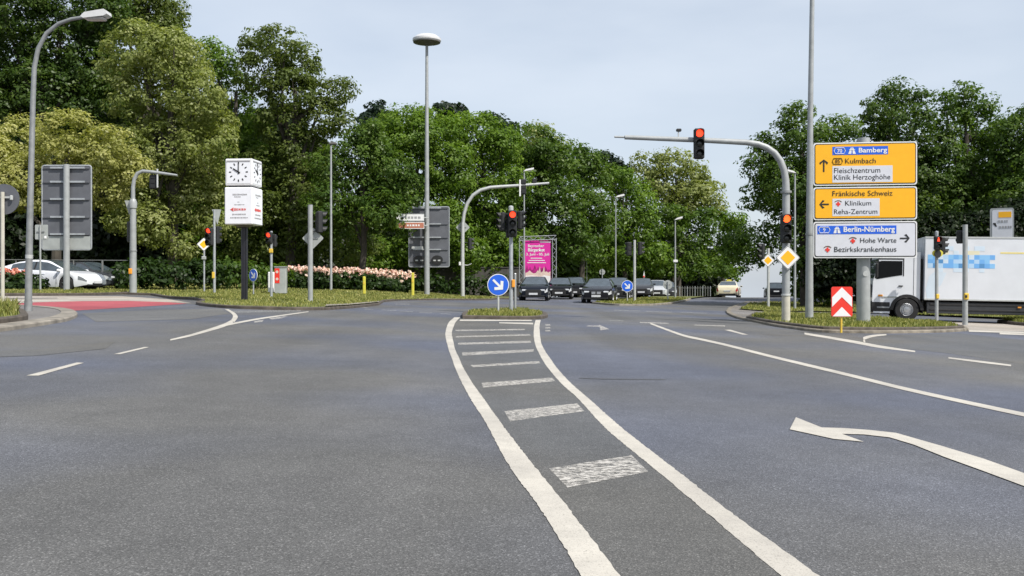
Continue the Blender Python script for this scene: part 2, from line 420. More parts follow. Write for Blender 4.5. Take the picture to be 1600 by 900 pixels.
# ------------------------------------------------------------------ ground sheets
def catmull(pts, closed=False, n=8):
    out = []; L = len(pts)
    rng = range(L if closed else L - 1)
    for i in rng:
        if closed: p = [pts[(i + k - 1) % L] for k in range(4)]
        else: p = [pts[max(0, min(L - 1, i + k - 1))] for k in range(4)]
        for j in range(n):
            t = j / n
            out.append(tuple(0.5 * (2 * p[1][a] + (p[2][a] - p[0][a]) * t + (2 * p[0][a] - 5 * p[1][a] + 4 * p[2][a] - p[3][a]) * t * t + (3 * p[1][a] - p[0][a] - 3 * p[2][a] + p[3][a]) * t ** 3) for a in range(len(p[1]))))
    if not closed: out.append(tuple(pts[-1]))
    return out
def inpoly(P, xs, ys):
    ins = np.zeros(len(xs), bool); n = len(P)
    for i in range(n):
        x1, y1 = P[i]; x2, y2 = P[(i + 1) % n]
        c = ((y1 > ys) != (y2 > ys)) & (xs < (x2 - x1) * (ys - y1) / ((y2 - y1) if y2 != y1 else 1e-9) + x1)
        ins ^= c
    return ins
def dens(P, step):
    out = []
    for i in range(len(P)):
        a = P[i]; b = P[(i + 1) % len(P)]
        k = max(1, int(math.hypot(b[0] - a[0], b[1] - a[1]) / step))
        for j in range(k): out.append((a[0] + (b[0] - a[0]) * j / k, a[1] + (b[1] - a[1]) * j / k))
    return out
def sheet(name, P, off, m, parent=None, step=0.8):
    P = dens(P, step)
    A = np.array(P); mn = A.min(0); mxx = A.max(0)
    gx, gy = np.meshgrid(np.arange(mn[0], mxx[0], step), np.arange(mn[1], mxx[1], step))
    gx = gx.ravel() + 0.013; gy = gy.ravel() + 0.017
    k = inpoly(P, gx, gy); pts = [Vector(p) for p in P] + [Vector((a, b)) for a, b in zip(gx[k], gy[k])]
    n = len(P)
    r = delaunay_2d_cdt(pts, [], [list(range(n))], 1, 1e-5)
    me = bpy.data.meshes.new(name)
    vx = np.array([(p.x, p.y) for p in r[0]])
    z = zf(vx[:, 0], vx[:, 1]) + off
    fs = []
    for f in r[2]:
        a, b, c = (vx[i] for i in f[:3])
        fs.append(tuple(f) if (b[0] - a[0]) * (c[1] - a[1]) - (b[1] - a[1]) * (c[0] - a[0]) > 0 else tuple(reversed(f)))
    me.from_pydata([(float(a), float(b), float(c)) for (a, b), c in zip(vx, z)], [], fs)
    return link_mesh(name, me, m, parent)
def kerb(name, line, h, w, m, parent=None, closed=True, inward=1, base=-0.03):
    """kerb stones along a polyline of ground points"""
    A = np.array(line); n = len(A)
    nx = np.roll(A, -1, 0); pv = np.roll(A, 1, 0)
    if not closed: nx[-1] = A[-1]; pv[0] = A[0]
    t = nx - pv; t /= np.linalg.norm(t, axis=1, keepdims=True) + 1e-9
    nrm = np.stack([-t[:, 1], t[:, 0]], 1) * inward
    B = A + nrm * w; bv = 0.02
    rings = [(A, base), (A, h - bv), (A + nrm * bv, h), (B, h), (B, base)]
    vs = []; fs = []
    for (Q, hh) in rings:
        z = zf(Q[:, 0], Q[:, 1]) + hh
        vs += [(float(a), float(b), float(c)) for (a, b), c in zip(Q, z)]
    R_ = len(rings)
    for r in range(R_ - 1):
        for i in range(n if closed else n - 1):
            j = (i + 1) % n; fs.append((r * n + i, r * n + j, (r + 1) * n + j, (r + 1) * n + i))
    mb = MB(); mb.add(vs, fs); return mb.build(name, m, parent)
def area(P):
    return 0.5 * sum(P[i][0] * P[(i + 1) % len(P)][1] - P[(i + 1) % len(P)][0] * P[i][1] for i in range(len(P)))
def gp(pxs, off=0.0): return [G(a, b, off) for a, b in pxs]

def grid_sheet(name, xs, ys, off, m, kind):
    X, Y = np.meshgrid(xs, ys); Z = zf(X, Y) + off
    nx = len(xs); ny = len(ys)
    v = np.stack([X.ravel(), Y.ravel(), Z.ravel()], 1)
    me = bpy.data.meshes.new(name)
    i = np.arange((nx - 1) * (ny - 1)); r = i // (nx - 1); c = i % (nx - 1); a = r * nx + c
    f = np.stack([a, a + 1, a + nx + 1, a + nx], 1)
    me.vertices.add(len(v)); me.vertices.foreach_set('co', v.ravel())
    me.loops.add(f.size); me.loops.foreach_set('vertex_index', f.ravel().astype(np.int32))
    me.polygons.add(len(f)); me.polygons.foreach_set('loop_start', (np.arange(len(f)) * 4).astype(np.int32))
    me.update(calc_edges=True); me.validate()
    o = link_mesh(name, me, m); o["kind"] = kind; return o

terrain = grid_sheet("ground", np.concatenate([np.linspace(-900, -70, 12), np.arange(-60, 61, 4), np.linspace(70, 900, 12)]),
                     np.concatenate([np.linspace(-60, -6, 5), np.arange(-4, 140, 4), np.linspace(150, 1400, 24)]), -0.10, M_GROUND, 'structure')
terrain["label"] = "dry earth and grass ground under and beyond the junction"
road = grid_sheet("road", np.arange(-58, 58.1, 0.8), np.concatenate([np.arange(-5, 84, 0.8), np.arange(84, 150, 4)]), 0.0, M_ASPH, 'structure')
road["label"] = "wide grey asphalt junction with white lane markings"

# painted markings -------------------------------------------------
def ribbon(name, L, Rr, m, sub=8, off=0.004, jag=0.0, par=road, sm=True):
    if sm: L = catmull(L, n=sub); Rr = catmull(Rr, n=sub)
    A = [G(*p) for p in L]; B = [G(*p) for p in Rr]
    # densify along
    A2 = []; B2 = []
    for i in range(len(A) - 1):
        d = max(math.dist(A[i], A[i + 1]), math.dist(B[i], B[i + 1])); stp = 0.03 if (jag and A[i][1] < 12) else 0.6
        k = max(1, int(d / stp))
        for j in range(k):
            t = j / k
            A2.append((A[i][0] + (A[i + 1][0] - A[i][0]) * t, A[i][1] + (A[i + 1][1] - A[i][1]) * t))
            B2.append((B[i][0] + (B[i + 1][0] - B[i][0]) * t, B[i][1] + (B[i + 1][1] - B[i][1]) * t))
    A2.append(A[-1]); B2.append(B[-1])
    vs = []
    for a, b in zip(A2, B2):
        ja = random.gauss(0, jag); jb = random.gauss(0, jag)
        xa, ya, xb, yb = a[0] + ja, a[1], b[0] + jb, b[1]
        mx_, my_ = (xa + xb) / 2, (ya + yb) / 2
        for x, y in ((xa, ya), (mx_, my_), (xb, yb)): vs.append((x, y, zfl(x, y) + off))
    fs = []
    for i in range(len(A2) - 1):
        for k in (0, 1):
            q = (i * 3 + k, i * 3 + k + 1, i * 3 + k + 4, i * 3 + k + 3); fs.append(q)
    mb = MB(); mb.add(vs, fs); me = mb.mesh(name, fix=False)
    # all normals up
    import bmesh
    bm = bmesh.new(); bm.from_mesh(me)
    for f in bm.faces:
        f.normal_update()
        if f.normal.z < 0: f.normal_flip()
    bm.to_mesh(me); bm.free()
    return link_mesh(name, me, m, par)
def vline(name, pts, m=M_LINE, off=0.004, jag=0.0, sub=6):    # pts: (px, py, vertical half thickness)
    return ribbon(name, [(a, b - c) for a, b, c in pts], [(a, b + c) for a, b, c in pts], m, sub=sub, off=off, jag=jag)
def quad(name, q, m, off=0.004, par=road):   # 4 px corners: left-top, right-top, right-bottom, left-bottom
    return ribbon(name, [q[0], q[1]], [q[3], q[2]], m, sub=6, off=off, par=par, sm=False)

ysL = [496, 501, 507, 520, 530, 545, 560, 575, 600, 625, 663, 733, 800, 900, 930]
lL = [710, 704, 699.5, 696, 697, 700.5, 706, 711, 722.5, 736, 760, 798, 847, 908, 926]
lR = [719, 714, 710, 706, 707.5, 711, 717.5, 724, 739, 757, 784, 838, 892, 968, 991]
rY = [500, 510, 525, 537, 550, 562, 575, 600, 625, 675, 750, 797, 900, 930]
rL = [837, 834.5, 834, 836, 841, 847.5, 856, 877.5, 905, 952, 1043, 1098, 1219, 1254]
rR = [845, 843, 844, 846, 852.5, 861, 870, 893, 922, 979, 1076, 1136, 1279, 1322]
# slightly different asphalt between the two lines of the painted island
mid = [(a, y) for a, y in zip(lR, ysL)] + [(a, y) for a, y in reversed(list(zip(rL, rY)))]
sheet("median_surface", gp(mid), 0.0015, M_ASPH2, road, step=0.7)
ribbon("lane_line", list(zip(lL, ysL)), list(zip(lR, ysL)), M_LINE, sub=6, off=0.003, jag=0.0018)
ribbon("lane_line", list(zip(rL, rY)), list(zip(rR, rY)), M_LINE, sub=6, off=0.003, jag=0.0018)
for q in [[(858, 733), (987, 712), (1013, 738), (887, 763)], [(788, 643), (902, 631), (913, 643), (797, 659)],
          [(752.5, 599), (862.5, 590.5), (867.5, 596), (755, 606)], [(735, 571), (842, 564.5), (844, 568), (739, 574)],
          [(722, 551), (834, 546), (834, 550), (722.5, 556)], [(715, 536), (829.5, 532.5), (830, 536), (716, 539)],
          [(712, 525.5), (828, 522.5), (829, 524.5), (712, 527.5)], [(712, 515.5), (820, 514), (820, 516), (712, 517.5)]]:
    quad("hatch_bar", q, M_WORN, 0.003)
quad("hatch_bar", [(719, 499.4), (831, 500), (831, 501.6), (718, 501.6)], M_LINE, 0.003)
quad("hatch_bar", [(780, 503.8), (833, 504.5), (833, 507), (780, 505.2)], M_LINE, 0.003)
vline("lane_line", [(1016, 505.5, 1.1), (1044, 516, 1.5), (1070, 525, 1.6), (1100, 531.5, 1.6), (1137.5, 540, 1.7), (1200, 556, 1.9), (1262, 571, 2.1),
                    (1337, 589, 2.3), (1412, 607.5, 2.5), (1495, 626, 2.7), (1600, 648.5, 3.0), (1680, 665, 3.2)])
vline("lane_line", [(1257, 521.3, 1.5), (1300, 528.5, 1.8), (1340, 535.5, 2.1), (1375, 542, 2.0), (1430, 549.5, 1.1)])
vline("lane_line", [(1385, 523.5, 0.9), (1364, 525.5, 1.7), (1349, 530, 2.6), (1352, 534.5, 1.6)], off=0.008)
vline("lane_dash", [(1482, 559.5, 1.0), (1535, 566, 1.5), (1580, 571.5, 1.2)])
quad("lane_dash", [(120, 567), (131, 567.5), (60, 587.5), (41, 587.5)], M_LINE)
quad("lane_dash", [(226, 542.5), (233, 542.9), (188, 553.9), (178, 553.7)], M_LINE)
vline("lane_line", [(266, 531.5, 1.0), (295, 525, 1.6), (325, 516.5, 2.0), (350, 508.5, 2.6), (364, 501.5, 3.0)])
ribbon("lane_line", [(351, 483.6), (360, 489), (364, 494.5), (361, 501)], [(357, 483.6), (367, 489.5), (371.5, 496), (366, 504)], M_LINE, off=0.008)
vline("lane_line", [(352, 508.5, 1.4), (400, 499.3, 1.2), (440, 493.3, 0.9), (482, 487.3, 0.6)], off=0.006)
quad("lane_dash", [(398, 502), (412, 500), (410, 503), (396, 504.5)], M_WORN)
quad("lane_dash", [(420, 497.5), (450, 493.8), (440, 497.5), (424, 499.5)], M_WORN)
for a in [(352, 486, 470, 484.5, 2.2)]:
    quad("lane_dash", [(a[0], a[1]), (a[2], a[3]), (a[2], a[3] + a[4]), (a[0] + 20, a[1] + 3)], M_FAINT)
# arrows
arrow_px = [(1243.7, 653), (1284, 669), (1319, 670), (1359, 673), (1400, 677.5), (1475, 699), (1537, 718), (1600, 740.6), (1660, 762),
            (1660, 784), (1600, 761), (1537, 737.5), (1475, 715), (1428, 696), (1390, 684.5), (1350, 680), (1315.6, 679), (1350, 691.5),
            (1303, 687), (1234, 672), (1240.6, 659)]
sheet("turn_arrow", gp(arrow_px), 0.005, M_LINE, road, step=0.5)
sheet("turn_arrow", gp([(917, 509), (936, 508.8), (936, 507.6), (952, 514.5), (938, 516.5), (937, 511), (917, 510.2)]), 0.005, M_WORN, road, step=0.5)
for yy in (508, 512.5, 517):
    quad("lane_dash", [(852, yy - 1), (859.5, yy - 1), (860, yy + 1), (852, yy + 1)], M_WORN)
quad("lane_dash", [(1132, 515.6), (1141, 515.4), (1169, 523.2), (1160, 523)], M_LINE)
vline("lane_dash", [(1085, 508, 0.5), (1133, 509.6, 0.8)], M_WORN)
vline("lane_dash", [(1000, 504, 0.7), (1045, 505.5, 0.7)], M_WORN)
for a, b, c, d_ in [(570, 483.2, 583, 484), (596, 484.4, 619, 485.6), (624, 486, 645, 487.2), (655, 488, 675, 489), (618, 475.2, 640, 475.4), (560, 480, 575, 481),
                    (688, 490, 705, 491), (960, 484.6, 1000, 486), (1010, 486.5, 1050, 488), (1065, 488.5, 1105, 489.5), (950, 500.5, 975, 501.5)]:
    vline("lane_dash", [(a, b, 0.55), (c, d_, 0.55)], M_FAINT)
# repair patches and seams, a lighter strip across the junction mouth
sheet("asphalt_patch", gp([(128, 490), (200, 486), (345, 482), (358, 490), (300, 499), (150, 503)]), 0.003, M_PATCH, road, step=0.7)
sheet("asphalt_patch", gp([(-60, 551), (60, 546), (180, 534), (165, 545), (60, 556), (-60, 560)]), 0.003, M_ASPH2, road, step=0.7)
sheet("asphalt_patch", gp([(1190, 523), (1300, 527), (1340, 537), (1480, 552), (1640, 575), (1640, 536), (1500, 521), (1400, 523), (1350, 528), (1330, 524)]), 0.0025, M_ASPH2, road, step=0.7)
vline("road_seam", [(905, 591, 0.35), (950, 592.5, 0.4), (1040, 593.5, 0.35)], M_ASPH2, off=0.003)
# ------------------------------------------------------------------ raised verges, kerbs and pavements
def smooth_poly(pxs, extra=(), n=5):
    """photo points that lie on the ground, in order, then extra ground points (metres) closing the outline far back"""
    P = catmull(gp(pxs), n=n) + list(extra)
    P = dens(P, 0.5)
    if area(P) < 0: P = P[::-1]
    return P
def inset(P, w):
    A = np.array(P); t = np.roll(A, -1, 0) - np.roll(A, 1, 0); t /= np.linalg.norm(t, axis=1, keepdims=True) + 1e-9
    return [tuple(q) for q in A + np.stack([-t[:, 1], t[:, 0]], 1) * w]
GRASS = []      # (polygon, height offset, blades per m2, blade height)
def verge(name, label, P, h, m, kind='structure', kname="kerb", kw=0.14, km=None, grass=None, cat=None):
    o = sheet(name, inset(P, kw * 0.8), h - 0.012, m, None, step=0.8)
    o["kind"] = kind; o["label"] = label
    if km: kerb("kerb", P, h, kw, km, o)
    if grass: GRASS.append((inset(P, kw * 1.2), h - 0.012, grass[0], grass[1]))
    return o

# small island behind the hatched area
P_ISL = smooth_poly([(723, 498), (722, 493), (735, 489.5), (770, 487.5), (815, 487.5), (845, 490), (856, 494.5), (848, 498.3), (820, 499.4), (770, 499), (723, 498)][:-1])
verge("traffic_island", "small grassy traffic island with brown kerb behind the hatched road marking", P_ISL, 0.09, M_LAWN, km=M_KERBD, grass=(300, 0.085))
# near left corner: grey pavement, dropped pale kerb, grass patch
P_NL = smooth_poly([(-120, 533), (0, 518.5), (45, 512), (80, 506.5), (107, 501.5), (121, 494.5), (114, 488.5), (90, 484.5), (50, 481.5), (0, 479.5), (-120, 478)])
verge("pavement", "grey asphalt pavement corner at the left edge with a curved pale kerb", P_NL, 0.07, M_PAVE, km=M_KERB, kw=0.3)
P_NLG = smooth_poly([(-110, 527), (-40, 519), (0, 513), (25, 509.5), (42, 506), (43, 501), (34, 494), (0, 489), (-110, 486)])
verge("grass_corner", "long yellowish grass patch on the left pavement corner", P_NLG, 0.15, M_LAWN, km=M_KERBD, kw=0.12, grass=(420, 0.17))
# red cycle crossing and pale crossing stripes
sheet("red_cycle_lane", gp([(8, 475), (60, 472.5), (130, 470.7), (200, 470.3), (262, 472.3), (292, 474.6), (250, 477.5), (170, 482.3), (95, 486.8), (70, 483), (30, 478.5)]), 0.004, M_RED, road, 0.7)
sheet("crossing_surface", gp([(-80, 463.5), (100, 462.3), (190, 463), (262, 467.5), (300, 473.8), (262, 472.2), (200, 470.2), (130, 470.6), (60, 472.3), (0, 475), (-80, 477)]), 0.003, M_PAVEP, road, 0.7)
quad("crossing_stripe", [(0, 470.0), (110, 468.8), (110, 469.9), (0, 471.6)], M_LINE, 0.007)
quad("crossing_stripe", [(95, 465.2), (235, 467.3), (250, 469.0), (110, 466.6)], M_LINE, 0.007)
quad("crossing_stripe", [(0, 466.2), (90, 465.4), (90, 466.5), (0, 467.6)], M_PAVE, 0.007)
# a strip of grass in front of the parked white car
P_FL = smooth_poly([(-160, 464), (0, 462.6), (100, 462.3), (150, 461.5), (190, 460.2), (215, 458.4)], [G(206, 456.5), G(120, 457), G(-160, 457.5)])
verge("grass_strip", "thin grass strip in front of the white car, left of the clock", P_FL, 0.10, M_LAWN, km=M_KERBD, grass=(200, 0.08))
# big central-left verge with the clock; far side goes back under the trees
P_CL = smooth_poly([(236, 461.5), (262, 466), (300, 468.3), (316, 472), (306, 475.5), (322, 479), (360, 482), (420, 484), (490, 485), (545, 482.3), (592, 477.2)],
                   [G(600, 472), G(625, 469.6), G(700, 469.3), G(768, 469.2), (-0.9, 62), (0.2, 64), (0.2, 88), (-60, 88), (-60, 49.5)])
verge("lawn", "broad grass verge carrying the clock column and the flower bed", P_CL, 0.09, M_LAWN, km=M_KERBD, grass=(0, 0))
GRASS.append((smooth_poly([(240, 461), (262, 465.3), (300, 467.6), (320, 473), (322, 478), (360, 481), (420, 483), (490, 484), (545, 481.3), (588, 477)], [G(600, 471), G(700, 468.8), G(765, 468.8), (-1.2, 62), (-1.2, 66), (-25, 66), (-25, 47)]), 0.078, 95, 0.08))
sheet("kerb_stone_pale", gp([(508, 484.6), (545, 482.3), (592, 476.9), (592, 475.2), (545, 480.2), (510, 482)]), 0.127, M_KERB, road, 0.5)
# second island with the keep-right sign near the waiting cars
P_I2 = smooth_poly([(925, 474.5), (960, 477.3), (1000, 478), (1040, 476), (1066, 472), (1080, 468.5)], [G(1062, 466.5), G(1000, 467.8), G(950, 470)])
verge("traffic_island", "low grassy traffic island beside the waiting cars", P_I2, 0.10, M_LAWN, km=M_KERB, grass=(120, 0.10))
bpy.data.objects["traffic_island.001"]["label"] = "low grassy traffic island beside the waiting cars, with the smaller keep-right sign"
# verge along the far road on the left, under the row of trees
P_ROW = [(8.6, 61), (11, 66), (14.5, 74), (19.5, 88), (26, 112), (30, 140), (-58, 140), (-58, 89), (-2, 89), (5.5, 78), (7.0, 68)]
P_ROW = [(11.4, 66.5), (15.2, 76), (19.8, 88), (26, 112), (34, 146), (-58, 146), (-58, 89), (3, 89), (9.5, 80), (10.2, 72)]
verge("verge", "earth and grass verge under the avenue of trees along the far road", dens(P_ROW, 1.0), 0.10, M_LAWN, km=None, grass=None)
# right-hand side: paved nose, grass patches, the verge with the direction sign
P_R0 = smooth_poly([(1134, 487.5), (1137, 491.5), (1150, 497.3), (1166, 501), (1188, 505.5), (1210, 510.3), (1240, 514.5), (1275, 518.8), (1330, 520.8), (1400, 521), (1460, 520),
                    (1500, 518.2), (1513, 515.2), (1490, 509.5), (1440, 505), (1400, 502.4), (1365, 500), (1335, 496)],
                   [G(1330, 489), G(1330, 483), G(1345, 477.8), G(1280, 472.6), G(1200, 471.8), G(1165, 472.5), G(1150, 477), G(1138, 482)])
verge("pavement", "grey paved corner in front of the right-hand direction sign", P_R0, 0.07, M_PAVE, km=M_KERBM, kw=0.2)
bpy.data.objects["pavement.001"]["label"] = "grey paved corner in front of the right-hand direction sign"
P_RG1 = smooth_poly([(1166, 500), (1188, 505), (1212, 509.5), (1242, 513.8), (1277, 518), (1330, 519.7), (1400, 519.9), (1460, 518.6), (1498, 517), (1505, 515), (1470, 509), (1420, 505.2), (1370, 502.5), (1340, 498.5),
                     (1310, 496.5), (1250, 494.5), (1200, 494), (1175, 495)])
verge("grass_verge", "grass verge with dark kerb below the yellow direction sign", P_RG1, 0.13, M_LAWN, km=M_KERBD, kw=0.14, grass=(260, 0.095))
P_RG2 = smooth_poly([(1151, 485.5), (1200, 489), (1270, 489.5), (1330, 490), (1330, 484), (1340, 478.5), (1280, 475.5), (1200, 474.6), (1166, 476)])
verge("grass_verge", "yellow-green grass strip behind the paved corner on the right", P_RG2, 0.12, M_LAWN, km=None, grass=(120, 0.08))
bpy.data.objects["grass_verge.001"]["label"] = "yellow-green grass strip behind the paved corner on the right"
# pale crossing with white edge lines at the right-hand signals and the grass beyond
sheet("crossing_surface", gp([(1513, 516.5), (1500, 509), (1450, 505), (1420, 502.5), (1490, 501.8), (1560, 505), (1600, 508.5), (1700, 513), (1700, 522), (1600, 518)]), 0.0045, M_PAVEP, road, 0.6)
quad("lane_line", [(1514, 516.2), (1700, 521.8), (1700, 524), (1514, 518.6)], M_LINE, 0.006)
quad("lane_line", [(1562, 520.2), (1700, 524.8), (1700, 527.5), (1562, 522.6)], M_LINE, 0.006)
quad("lane_line", [(1405, 501.2), (1500, 506.8), (1500, 507.8), (1395, 501.8)], M_LINE, 0.006)
P_RG3 = smooth_poly([(1558, 504.5), (1590, 508.5), (1640, 511.5), (1760, 516), (1760, 500), (1640, 497), (1580, 499)])
verge("grass_verge", "grass corner with dark kerb at the right edge in front of the truck", P_RG3, 0.12, M_LAWN, km=M_KERBD, grass=(200, 0.13))
bpy.data.objects["grass_verge.002"]["label"] = "grass corner with dark kerb at the right edge in front of the truck"
P_RB = [(17.5, 51), (19, 58), (23, 75), (28, 92), (36, 120), (44, 146), (58, 146), (58, 43), (24, 43.5)]
verge("park_lawn", "grass strip beyond the truck under the right-hand trees", dens(P_RB, 1.0), 0.12, M_LAWN, km=None, grass=None)
GRASS.append(([(16, 46), (40, 43.5), (44, 60), (19, 58)], 0.10, 30, 0.22))

# ------------------------------------------------------------------ foliage
def leaf_mesh(name, P, Nn, size, tone, rng, aspect=1.5):
    """one folded, pointed leaf spray per point"""
    n = len(P); Nn = Nn / (np.linalg.norm(Nn, axis=1, keepdims=True) + 1e-9)
    a = rng.normal(size=(n, 3)); a -= Nn * (a * Nn).sum(1, keepdims=True); a /= np.linalg.norm(a, axis=1, keepdims=True) + 1e-9
    b = np.cross(Nn, a); s = size[:, None]
    l = a * s * aspect * 0.5; w = b * s * 0.42; up = Nn * s * 0.10
    V = np.stack([P - l, P + w * 1.0 + up - l * 0.1, P + l, P - w * 1.0 + up - l * 0.1], 1).reshape(-1, 3)
    me = bpy.data.meshes.new(name)
    me.vertices.add(n * 4); me.vertices.foreach_set('co', V.ravel().astype(np.float32))
    me.loops.add(n * 4); me.loops.foreach_set('vertex_index', np.arange(n * 4, dtype=np.int32))
    me.polygons.add(n); me.polygons.foreach_set('loop_start', (np.arange(n) * 4).astype(np.int32))
    me.update(calc_edges=True)
    at = me.attributes.new("tone", 'FLOAT', 'FACE'); at.data.foreach_set('value', tone.astype(np.float32))
    return me
def unit(rng, n):
    v = rng.normal(size=(n, 3)); return v / np.linalg.norm(v, axis=1, keepdims=True)
def crown_points(lobes, rng, lsize, dens_c=1.0, clump=0.55, per=44):
    """lobes: array of (x, y, z, rx, ry, rz)"""
    LO = np.array(lobes, float); Ps = []; Ns = []; Ts = []
    for i, lb in enumerate(LO):
        c = lb[:3]; r = np.maximum(lb[3:] - (clump * 0.22 if clump > 0.75 else 0.0), lb[3:] * 0.6)
        sa = 4 * math.pi * (r[0] * r[1] * r[2]) ** (2 / 3)
        k = max(8, int(sa / (clump * clump * 2.1) * dens_c))
        d = unit(rng, k); rad = 1 - np.abs(rng.normal(size=k)) * 0.16 + (rng.random(k) < 0.10) * 0.13
        cc = c + d * r * rad[:, None]
        # drop clumps buried in other lobes
        keep = np.ones(k, bool)
        for j, ob in enumerate(LO):
            if j == i: continue
            q = (((cc - ob[:3]) / (ob[3:] * 0.78)) ** 2).sum(1); keep &= ~((q < 1) & (rng.random(k) < 0.6))
        keep &= rng.random(k) > 0.06
        cc = cc[keep]; d = d[keep]; k = len(cc)
        if k == 0: continue
        cr = clump * (0.55 + 0.75 * rng.random(k)); tone = rng.random(k)
        m = per; dd = unit(rng, k * m).reshape(k, m, 3)
        rr = (0.45 + 0.55 * rng.random((k, m))) ** 0.6
        pos = cc[:, None] + dd * (rr * cr[:, None])[:, :, None] * np.array([1.15, 1.15, 0.72])
        nn = dd * 0.75 + d[:, None] * 0.55 + np.array([0, 0, 0.55]) + rng.normal(size=(k, m, 3)) * 0.45
        tt = np.clip(tone[:, None] * 0.55 + rng.random((k, m)) * 0.45, 0, 1)
        Ps.append(pos.reshape(-1, 3)); Ns.append(nn.reshape(-1, 3)); Ts.append(tt.ravel())
    P = np.concatenate(Ps); Nn = np.concatenate(Ns); T = np.concatenate(Ts)
    return P, Nn, T

LEAF = {
 'dark':   leaf_mat("leaves_dark_green", (0.028, 0.056, 0.011), (0.058, 0.108, 0.018), (0.125, 0.18, 0.035)),
 'olive':  leaf_mat("leaves_olive_green", (0.048, 0.074, 0.015), (0.105, 0.145, 0.03), (0.195, 0.235, 0.065)),
 'linden': leaf_mat("leaves_flowering_linden", (0.12, 0.155, 0.03), (0.235, 0.275, 0.08), (0.4, 0.42, 0.18)),
 'cream':  leaf_mat("leaves_cream_linden", (0.19, 0.21, 0.042), (0.37, 0.375, 0.12), (0.55, 0.53, 0.24)),
 'bright': leaf_mat("leaves_bright_maple", (0.05, 0.1, 0.011), (0.115, 0.2, 0.022), (0.22, 0.32, 0.05)),
 'mid':    leaf_mat("leaves_mid_green", (0.036, 0.078, 0.011), (0.078, 0.14, 0.021), (0.16, 0.235, 0.042)),
 'pine':   leaf_mat("needles_blue_green", (0.012, 0.026, 0.016), (0.022, 0.042, 0.026), (0.045, 0.070, 0.040)),
 'shade':  leaf_mat("leaves_painted_shade", (0.007, 0.014, 0.005), (0.013, 0.026, 0.007), (0.03, 0.055, 0.012)),  # near-black green: the shade beneath the crowns is painted into the leaf colour
 'hedge':  leaf_mat("leaves_hedge", (0.016, 0.036, 0.008), (0.030, 0.062, 0.012), (0.062, 0.110, 0.022)),
}
def limb_mesh(base, top, targets, r0, rng, seedy=0.25):
    mb = MB()
    b = Vector(base); t = Vector(top); pts = []; rad = []
    for i in range(7):
        q = i / 6; p = b.lerp(t, q) + Vector((rng.normal() * 0.06, rng.normal() * 0.06, 0)) * (i > 0) * seedy * 4
        pts.append(p); rad.append(r0 * (1.25 if i == 0 else 1 - 0.62 * q))
    mb.tube(pts, rad, 9)
    for tg in targets:
        tg = Vector(tg); q = 0.35 + 0.5 * rng.random(); s = b.lerp(t, q); mid_ = s.lerp(tg, 0.5) + Vector((rng.normal() * 0.2, rng.normal() * 0.2, 0.25))
        rr = r0 * 0.42; mb.tube([s, mid_, s.lerp(tg, 0.85)], [rr, rr * 0.6, rr * 0.22], 6)
        for _ in range(2):
            e = tg + Vector(tuple(rng.normal(size=3) * 0.3)); mb.tube([mid_, mid_.lerp(e, 0.5), e], [rr * .4, rr * .25, rr * .08], 5)
    return mb
TREES_GROUP = None
def tree(name, label, trunk_px, d, lobes, kind, seed, group=None, lsize=None, cat="tree", dens_c=1.6, depth=0.9, clump=None, tr=0.24, trunk=True, skirt=None):
    rng = np.random.default_rng(seed); k = d / F
    x0 = (trunk_px - 800) / F * d; base = Vector((x0, d, zfl(x0, d) + 0.08))
    o = thing(name, label, cat, base, 0, group)
    LB = []
    for i, lb in enumerate(lobes):
        px, py, r = lb[:3]; dy = lb[3] if len(lb) > 3 else rng.normal() * 0.9
        c = W(px, py, d + dy); rw = r * k * 1.02
        LB.append((c.x - base.x, c.y - base.y, c.z - base.z, rw * (0.95 + .1 * rng.random()), rw * depth * (0.95 + .2 * rng.random()), rw * (0.85 + .1 * rng.random())))
    if skirt:
        A = np.array(LB); x0_, x1_ = (A[:, 0] - A[:, 3] * .6).min(), (A[:, 0] + A[:, 3] * .6).max(); n_ = max(2, int((x1_ - x0_) / 2.4)); zl = (A[:, 2] - A[:, 5]).min()
        zt_ = CAMZ + (HY - skirt) / F * d - base.z
        for i in range(n_ + 1):
            r_ = 1.25 + .4 * rng.random(); LB.append((x0_ + (x1_ - x0_) * i / n_, rng.normal() * .8, max(zl * .0 + zt_ + r_ * .6, r_), r_ * 1.15, r_ * 1.2, r_))
            if zl - zt_ > 1.2: LB.append((x0_ + (x1_ - x0_) * (i + .5) / n_, rng.normal() * .8, (zl + zt_) / 2 + r_, r_ * 1.3, r_ * 1.3, r_ * 1.1))
    # a few lobes on the far side so the crown is whole from other places
    A = np.array(LB); cen = A[:, :3].mean(0)
    for i in range(max(1, len(LB) // 3)):
        q = A[rng.integers(len(A))]; LB.append((cen[0] + (q[0] - cen[0]) * .6, cen[1] + q[4] * 1.1, q[2] * 0.97, q[3] * .9, q[4], q[5] * .9))
    ls = lsize or 0.0023 * d; cl = clump or 0.0088 * d
    P, Nn, T = crown_points(LB, rng, ls, dens_c, cl)
    P[:, 2] = np.maximum(P[:, 2], 0.15)
    me = leaf_mesh("crown", P, Nn, ls * (0.65 + 0.75 * rng.random(len(P))), T, rng)
    link_mesh("crown", me, LEAF[kind], o)
    if trunk:
        top = Vector((cen[0] * .7, cen[1] * .7, max(cen[2] + 0.5, A[:, 2].max() * 0.82)))
        limb_mesh((0, 0, -0.25), top, [tuple(a[:3]) for a in A[:9]], tr, rng).build("trunk", M_BARK, o, smooth=True)
    return o

